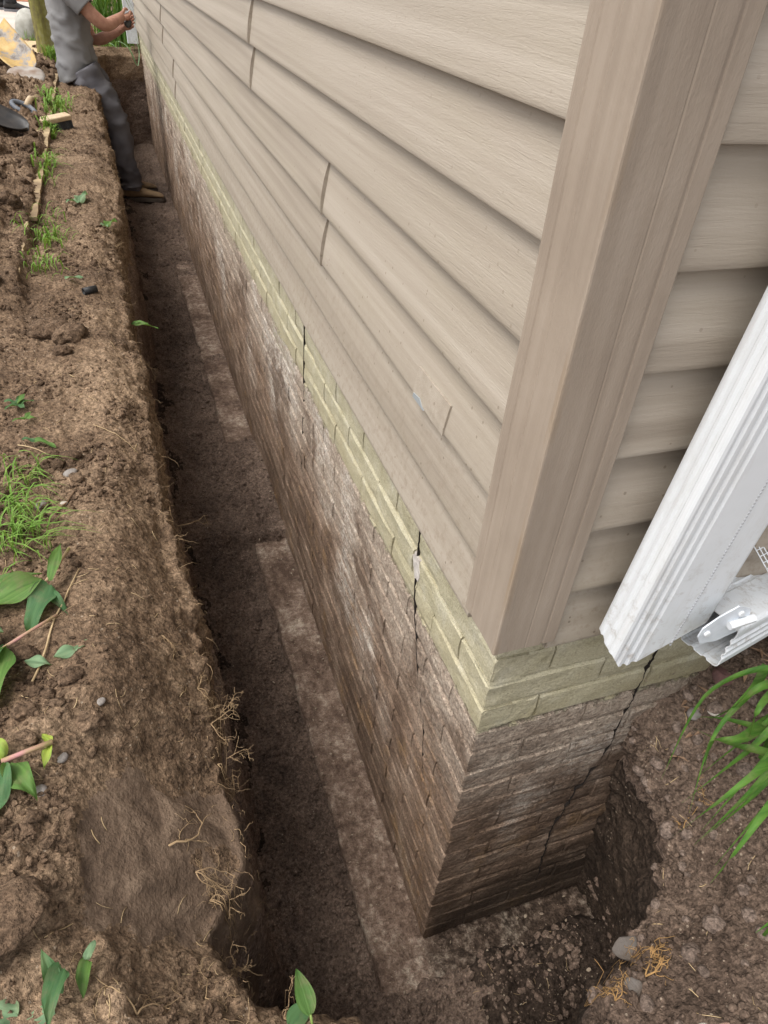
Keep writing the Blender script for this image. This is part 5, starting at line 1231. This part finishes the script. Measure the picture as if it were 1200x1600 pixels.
SKIN = NT('skin', .55, .35); q_ = SKIN.obj(); SKIN.color(SKIN.mix(SKIN.ramp(SKIN.noise(q_, 30, 4), (.4, 0.), (.65, 1.)), (.46, .25, .175), (.37, .185, .13)))
SHIRT = simple('grey_tshirt', (.20, .197, .20), (.235, .232, .232), 5, .95, .1, (500, .0006)); TROU = simple('grey_work_trousers', (.125, .122, .137), (.175, .17, .183), 6, .9, .15, (420, .0006)); HAIR = simple('hair', (.06, .04, .028), (.09, .06, .04), 40, .7)
BOOTM = simple('tan_suede', (.42, .29, .17), (.28, .19, .115), 18, .9, .15, (200, .001)); SOLE = simple('boot_sole', (.17, .14, .11), (.10, .08, .065), 20, .9)
def face_parts(parent, c, fdir):
    f = Vector(fdir).normalized(); s = Vector((-f.y, f.x, 0)); ey = simple('eye', (.6, .58, .55), rough=.2)
    for k in (-1, 1):
        V, F = I2; e = link('eye', npmesh('eye', V * .0115, F), ey, parent); e.location = c + f * .086 + s * .032 * k + Vector((0, 0, .005))
        V, F = rock(I2, 4, .1, 1, (.35, .8, 1.2)); e = link('ear', npmesh('ear', V * .026, F), SKIN.m, parent); e.location = c + s * .079 * k - f * .008; e.rotation_euler.z = math.atan2(f.y, f.x) + math.pi / 2
    V, F = rock(I2, 6, .1, 1, (1.1, .7, 1.4)); e = link('nose', npmesh('nose', V * .016, F), SKIN.m, parent); e.location = c + f * .104 + Vector((0, 0, -.022)); e.rotation_euler.z = math.atan2(f.y, f.x)
    V, F = rock(I2, 7, .05, 1, (.4, 1.6, .4)); e = link('mouth', npmesh('mouth', V * .017, F), simple('lips', (.33, .14, .11), rough=.5), parent); e.location = c + f * .094 + Vector((0, 0, -.060)); e.rotation_euler.z = math.atan2(f.y, f.x)
    V, F = I4; W = V.copy(); loc = W @ np.array([f.x, f.y, 0]); keep = (W[:, 2] > .15 + .55 * np.clip(loc, 0, 1)) | (loc < -.25) & (W[:, 2] > -.35); fk = keep[F].all(1)
    W = W * np.array([.098, .098, .112]) * (1 + .03 * fbm(V, 6, 3, .6, 3))[:, None]; h = link('hair', npmesh('hair', W, F[fk]), HAIR, parent); h.location = c + Vector((0, 0, .03)) - f * .004; h.modifiers.new('t', 'SOLIDIFY').thickness = .008

def worker():
    Yc = 5.78; e = tag(empty('person', (-.40, Yc, 0.0)), 'person in grey t-shirt and dark grey trousers leaning back on the trench bank, arms forward', 'person'); O = Vector(e.location)
    W = lambda x, y, z: Vector((x, y, z)) - O
    fz = gz(-.28, Yc - .07, .3); RY, LY = Yc - .095, Yc + .11                # right (near) and left side
    sk = Skel(); pel = sk.add(W(-.525, Yc, .90), (.12, .085)); sp1 = sk.add(W(-.55, Yc, 1.06), (.105, .07), pel); sp2 = sk.add(W(-.56, Yc, 1.26), (.13, .085), sp1); sp3 = sk.add(W(-.548, Yc, 1.40), (.14, .085), sp2); nk = sk.add(W(-.525, Yc, 1.485), .058, sp3)
    hc_ = head(nk, sk, W(-.51, Yc, 1.50), (.92, -.1, -.3))
    # legs
    for sy, foot in ((RY, (-.292, RY)), (LY, (-.31, LY + .03))):
        h_ = sk.add(W(-.50, sy, .86), .088, pel); kx = -.345 if sy == RY else -.36
        sk.chain(h_, [(W(-.405, sy, .68), .070), (W(kx + .012, sy, .50), .056), (W((kx + foot[0]) / 2 - .01, sy, .29), .055), (W(foot[0], foot[1], fz + .12), .042), (W(foot[0], foot[1], fz + .06), .04), (W(foot[0] + .13, foot[1], fz + .045), .036)])
    # arms: right one high, left one low, hands together in front
    sh = sk.add(W(-.535, Yc - .185, 1.405), .058, sp3); w1 = W(-.205, Yc - .03, 1.205)
    i = sk.chain(sh, [(W(-.47, Yc - .225, 1.315), .052), (W(-.385, Yc - .225, 1.225), .047), (W(-.315, Yc - .20, 1.168), .045), (W(-.275, Yc - .13, 1.178), .044), (W(-.24, Yc - .08, 1.192), .036), (w1, (.030, .024))]); add_hand(sk, i, w1, (.75, .55, .1), (.1, .1, 1), (-.1, .5, -.6), 1.3)
    sh = sk.add(W(-.535, Yc + .185, 1.395), .058, sp3); w2 = W(-.215, Yc + .06, 1.125)
    i = sk.chain(sh, [(W(-.50, Yc + .225, 1.28), .052), (W(-.455, Yc + .22, 1.15), .047), (W(-.41, Yc + .19, 1.04), .045), (W(-.345, Yc + .15, 1.06), .044), (W(-.28, Yc + .10, 1.095), .036), (w2, (.030, .024))]); add_hand(sk, i, w2, (.7, -.35, .45), (.0, -.3, 1), (.2, -.6, .2), 1.3)
    body = link('body', skin_mesh('body', sk.v, sk.e, sk.r, 0, 2), SKIN.m, e)
    face_parts(e, hc_, (.92, -.1, 0))
    # shirt: hangs loose over the hips
    up = (0, 1, 0); rings = []
    for x, z, ra, rb, t in ((-.545, .855, .165, .122, (-.05, 0, 1)), (-.545, .91, .178, .128, (-.05, 0, 1)), (-.543, 1.0, .178, .122, (-.03, 0, 1)), (-.545, 1.10, .176, .116, (0, 0, 1)), (-.55, 1.22, .190, .122, (0, 0, 1)), (-.55, 1.33, .200, .118, (0, 0, 1)), (-.545, 1.40, .178, .100, (0, 0, 1)), (-.535, 1.445, .115, .078, (.1, 0, 1)), (-.525, 1.475, .072, .068, (.15, 0, 1))):
        r = ring_at(W(x, Yc, z), (0, 0, 1), up, rb, ra, 40)
        if z < .93: r = [p + Vector((0, 0, (.5 * (p.x - (x - O.x)) if z < .90 else .25 * (p.x - (x - O.x))))) for p in r]
        rings.append(r)
    shirt = cloth(rings, 'shirt', SHIRT, e, .024, 10, 3, (1, 1, .8))
    def sleeve(a, b, c, sd):
        a, b, c = W(*a), W(*b), W(*c); cloth([ring_at(a, b - a, (0, 0, 1), .080, .080, 24), ring_at((a + b) / 2, b - a, (0, 0, 1), .076, .074, 24), ring_at(b, c - b, (0, 0, 1), .070, .068, 24), ring_at(c, c - b, (0, 0, 1), .066, .066, 24)], 'sleeve', SHIRT, shirt, .008, 14, sd)
    sleeve((-.545, Yc - .14, 1.40), (-.50, Yc - .205, 1.345), (-.425, Yc - .226, 1.265), 5); sleeve((-.545, Yc + .14, 1.39), (-.51, Yc + .205, 1.32), (-.475, Yc + .222, 1.21), 6)
    # trousers: waist and two legs
    wr = [ring_at(W(-.535, Yc, .97), (0, 0, 1), up, .092, .145, 40), ring_at(W(-.535, Yc, .93), (0, 0, 1), up, .106, .160, 40), ring_at(W(-.52, Yc, .86), (.1, 0, 1), up, .125, .178, 40), ring_at(W(-.50, Yc, .80), (.2, 0, 1), up, .10, .16, 40)]
    tr = cloth(wr, 'trousers', TROU, e, .005, 9, 9)
    def leg(sy, foot, kx, sd):
        pts = [((-.515, sy * .9 + Yc * .1, .90), .105, .098), ((-.455, sy, .78), .102, .095), ((-.385, sy, .665), .088, .084), ((kx + .012, sy, .51), .080, .078), (((kx + foot[0]) / 2 - .005, sy, .30), .080, .078), ((foot[0] + .002, foot[1], fz + .16), .074, .070), ((foot[0] - .002, foot[1], fz + .115), .076, .072), ((foot[0] - .006, foot[1], fz + .085), .074, .068)]
        rs = []
        for i, (p, ra, rb) in enumerate(pts):
            a = Vector(pts[max(i - 1, 0)][0]); b = Vector(pts[min(i + 1, len(pts) - 1)][0]); rs.append(ring_at(W(*p), b - a, (0, 1, 0), ra, rb, 30))
        L_ = cloth(rs, 'trouser_leg', TROU, tr, .024, 11, sd, (1, 1, 1.7))
        return L_
    leg(RY, (-.292, RY), -.345, 15); leg(LY, (-.31, LY + .03), -.36, 16)
    # knee seam on the near leg
    boot(e, (.97, -.12), W(-.282, RY, 0), fz - .002, BOOTM, SOLE, .31); boot(e, (.97, .1), W(-.305, LY + .03, 0), fz - .002, BOOTM, SOLE, .29)
    # tattoos: faint ink on the near upper arm and the far forearm, modelled as part of the skin colour
    t = tag(MB().loft([[(.022 * math.cos(a) * s_, .020 * math.sin(a) * s_, z_) for a in np.linspace(0, 2 * math.pi, 13)[:-1]] for z_, s_ in ((-.03, .5), (-.024, .95), (-.004, 1.0), (.0, .8), (.006, .85), (.026, .6))]).build('dark_cap', simple('dark_rubber', (.07, .075, .075), (.11, .115, .11), 30, .6), None, True), 'small dark cylindrical object held in both hands of the leaning person', 'object')
    t.location = (-.150, Yc + .012, 1.175); t.rotation_euler = (.4, .9, .2)
worker()
def walker():
    px, py = -1.30, 10.85; z0 = .832; e = tag(empty('person', (px, py, z0)), 'person in black trousers and shoes on the far pavement, one foot in view', 'person')
    sk = Skel(); pel = sk.add((0, 0, .95), (.15, .11)); s1 = sk.add((0, 0, 1.12), (.14, .095), pel); s2 = sk.add((0, 0, 1.32), (.16, .105), s1); s3 = sk.add((0, 0, 1.46), (.13, .08), s2); nk = sk.add((0, 0, 1.54), .056, s3); hc_ = head(nk, sk, (0, 0, 1.55), (1, 0, 0))
    for sy, fx in ((-.09, .0), (.10, -.16)):
        h_ = sk.add((0, sy, .90), .085, pel); sk.chain(h_, [((fx * .4 + .02, sy, .70), .076), ((fx * .6 + .03, sy, .50), .056), ((fx * .9, sy, .28), .052), ((fx, sy, .11), .04), ((fx, sy, .06), .038), ((fx + .13, sy, .045), .035)])
    for k in (-1, 1):
        sh = sk.add((0, .19 * k, 1.44), .055, s3); wv = Vector((.06, .25 * k, .93)); i = sk.chain(sh, [((0, .235 * k, 1.32), .05), ((-.01, .25 * k, 1.18), .042), ((.02, .255 * k, 1.06), .038), (wv, (.03, .024))]); add_hand(sk, i, wv, (.1, 0, -1), (1, 0, 0), (0, -k, 0), .6)
    link('body', skin_mesh('body', sk.v, sk.e, sk.r, 0, 2), SKIN.m, e); face_parts(e, hc_, (1, 0, 0))
    BT = simple('black_trousers', (.018, .018, .02), (.03, .03, .032), 8, .9); up = (0, 1, 0)
    cloth([ring_at((0, 0, z), (0, 0, 1), up, rb, ra, 36) for z, ra, rb in ((.93, .17, .125), (1.1, .172, .118), (1.3, .19, .122), (1.44, .18, .10), (1.50, .10, .075), (1.53, .07, .066))], 'jacket', simple('dark_jacket', (.05, .055, .065), (.07, .075, .085), 6, .9), e, .008, 8, 3)
    for k in (-1, 1): cloth([ring_at(p, d, (1, 0, 0), r_, r_, 20) for p, d, r_ in (((0, .15 * k, 1.45), (0, .5 * k, -1), .075), ((0, .235 * k, 1.32), (0, .1 * k, -1), .066), ((-.01, .25 * k, 1.16), (0, 0, -1), .058), ((.03, .255 * k, 1.02), (.1, 0, -1), .05))], 'sleeve', M['dark_inside'], e, .006, 12, 4)
    tr = cloth([ring_at((0, 0, z), (0, 0, 1), up, rb, ra, 36) for z, ra, rb in ((1.0, .158, .115), (.92, .17, .122), (.84, .165, .115))], 'trousers', BT, e, .004, 9, 3)
    for sy, fx in ((-.09, .0), (.10, -.16)):
        cloth([ring_at(p, d, up, r_, r_, 24) for p, d, r_ in (((0, sy, .90), (0, 0, -1), .10), ((fx * .4 + .02, sy, .68), (0, 0, -1), .088), ((fx * .6 + .03, sy, .48), (0, 0, -1), .075), ((fx * .9, sy, .26), (0, 0, -1), .07), ((fx, sy, .09), (0, 0, -1), .068))], 'trouser_leg', BT, tr, .007, 9, 5)
        boot(e, (1, 0), (fx, sy), 0.0, simple('black_shoe', (.02, .02, .022), (.035, .035, .037), 20, .5, .4), simple('grey_sole', (.20, .20, .215), rough=.7), .30)
walker()
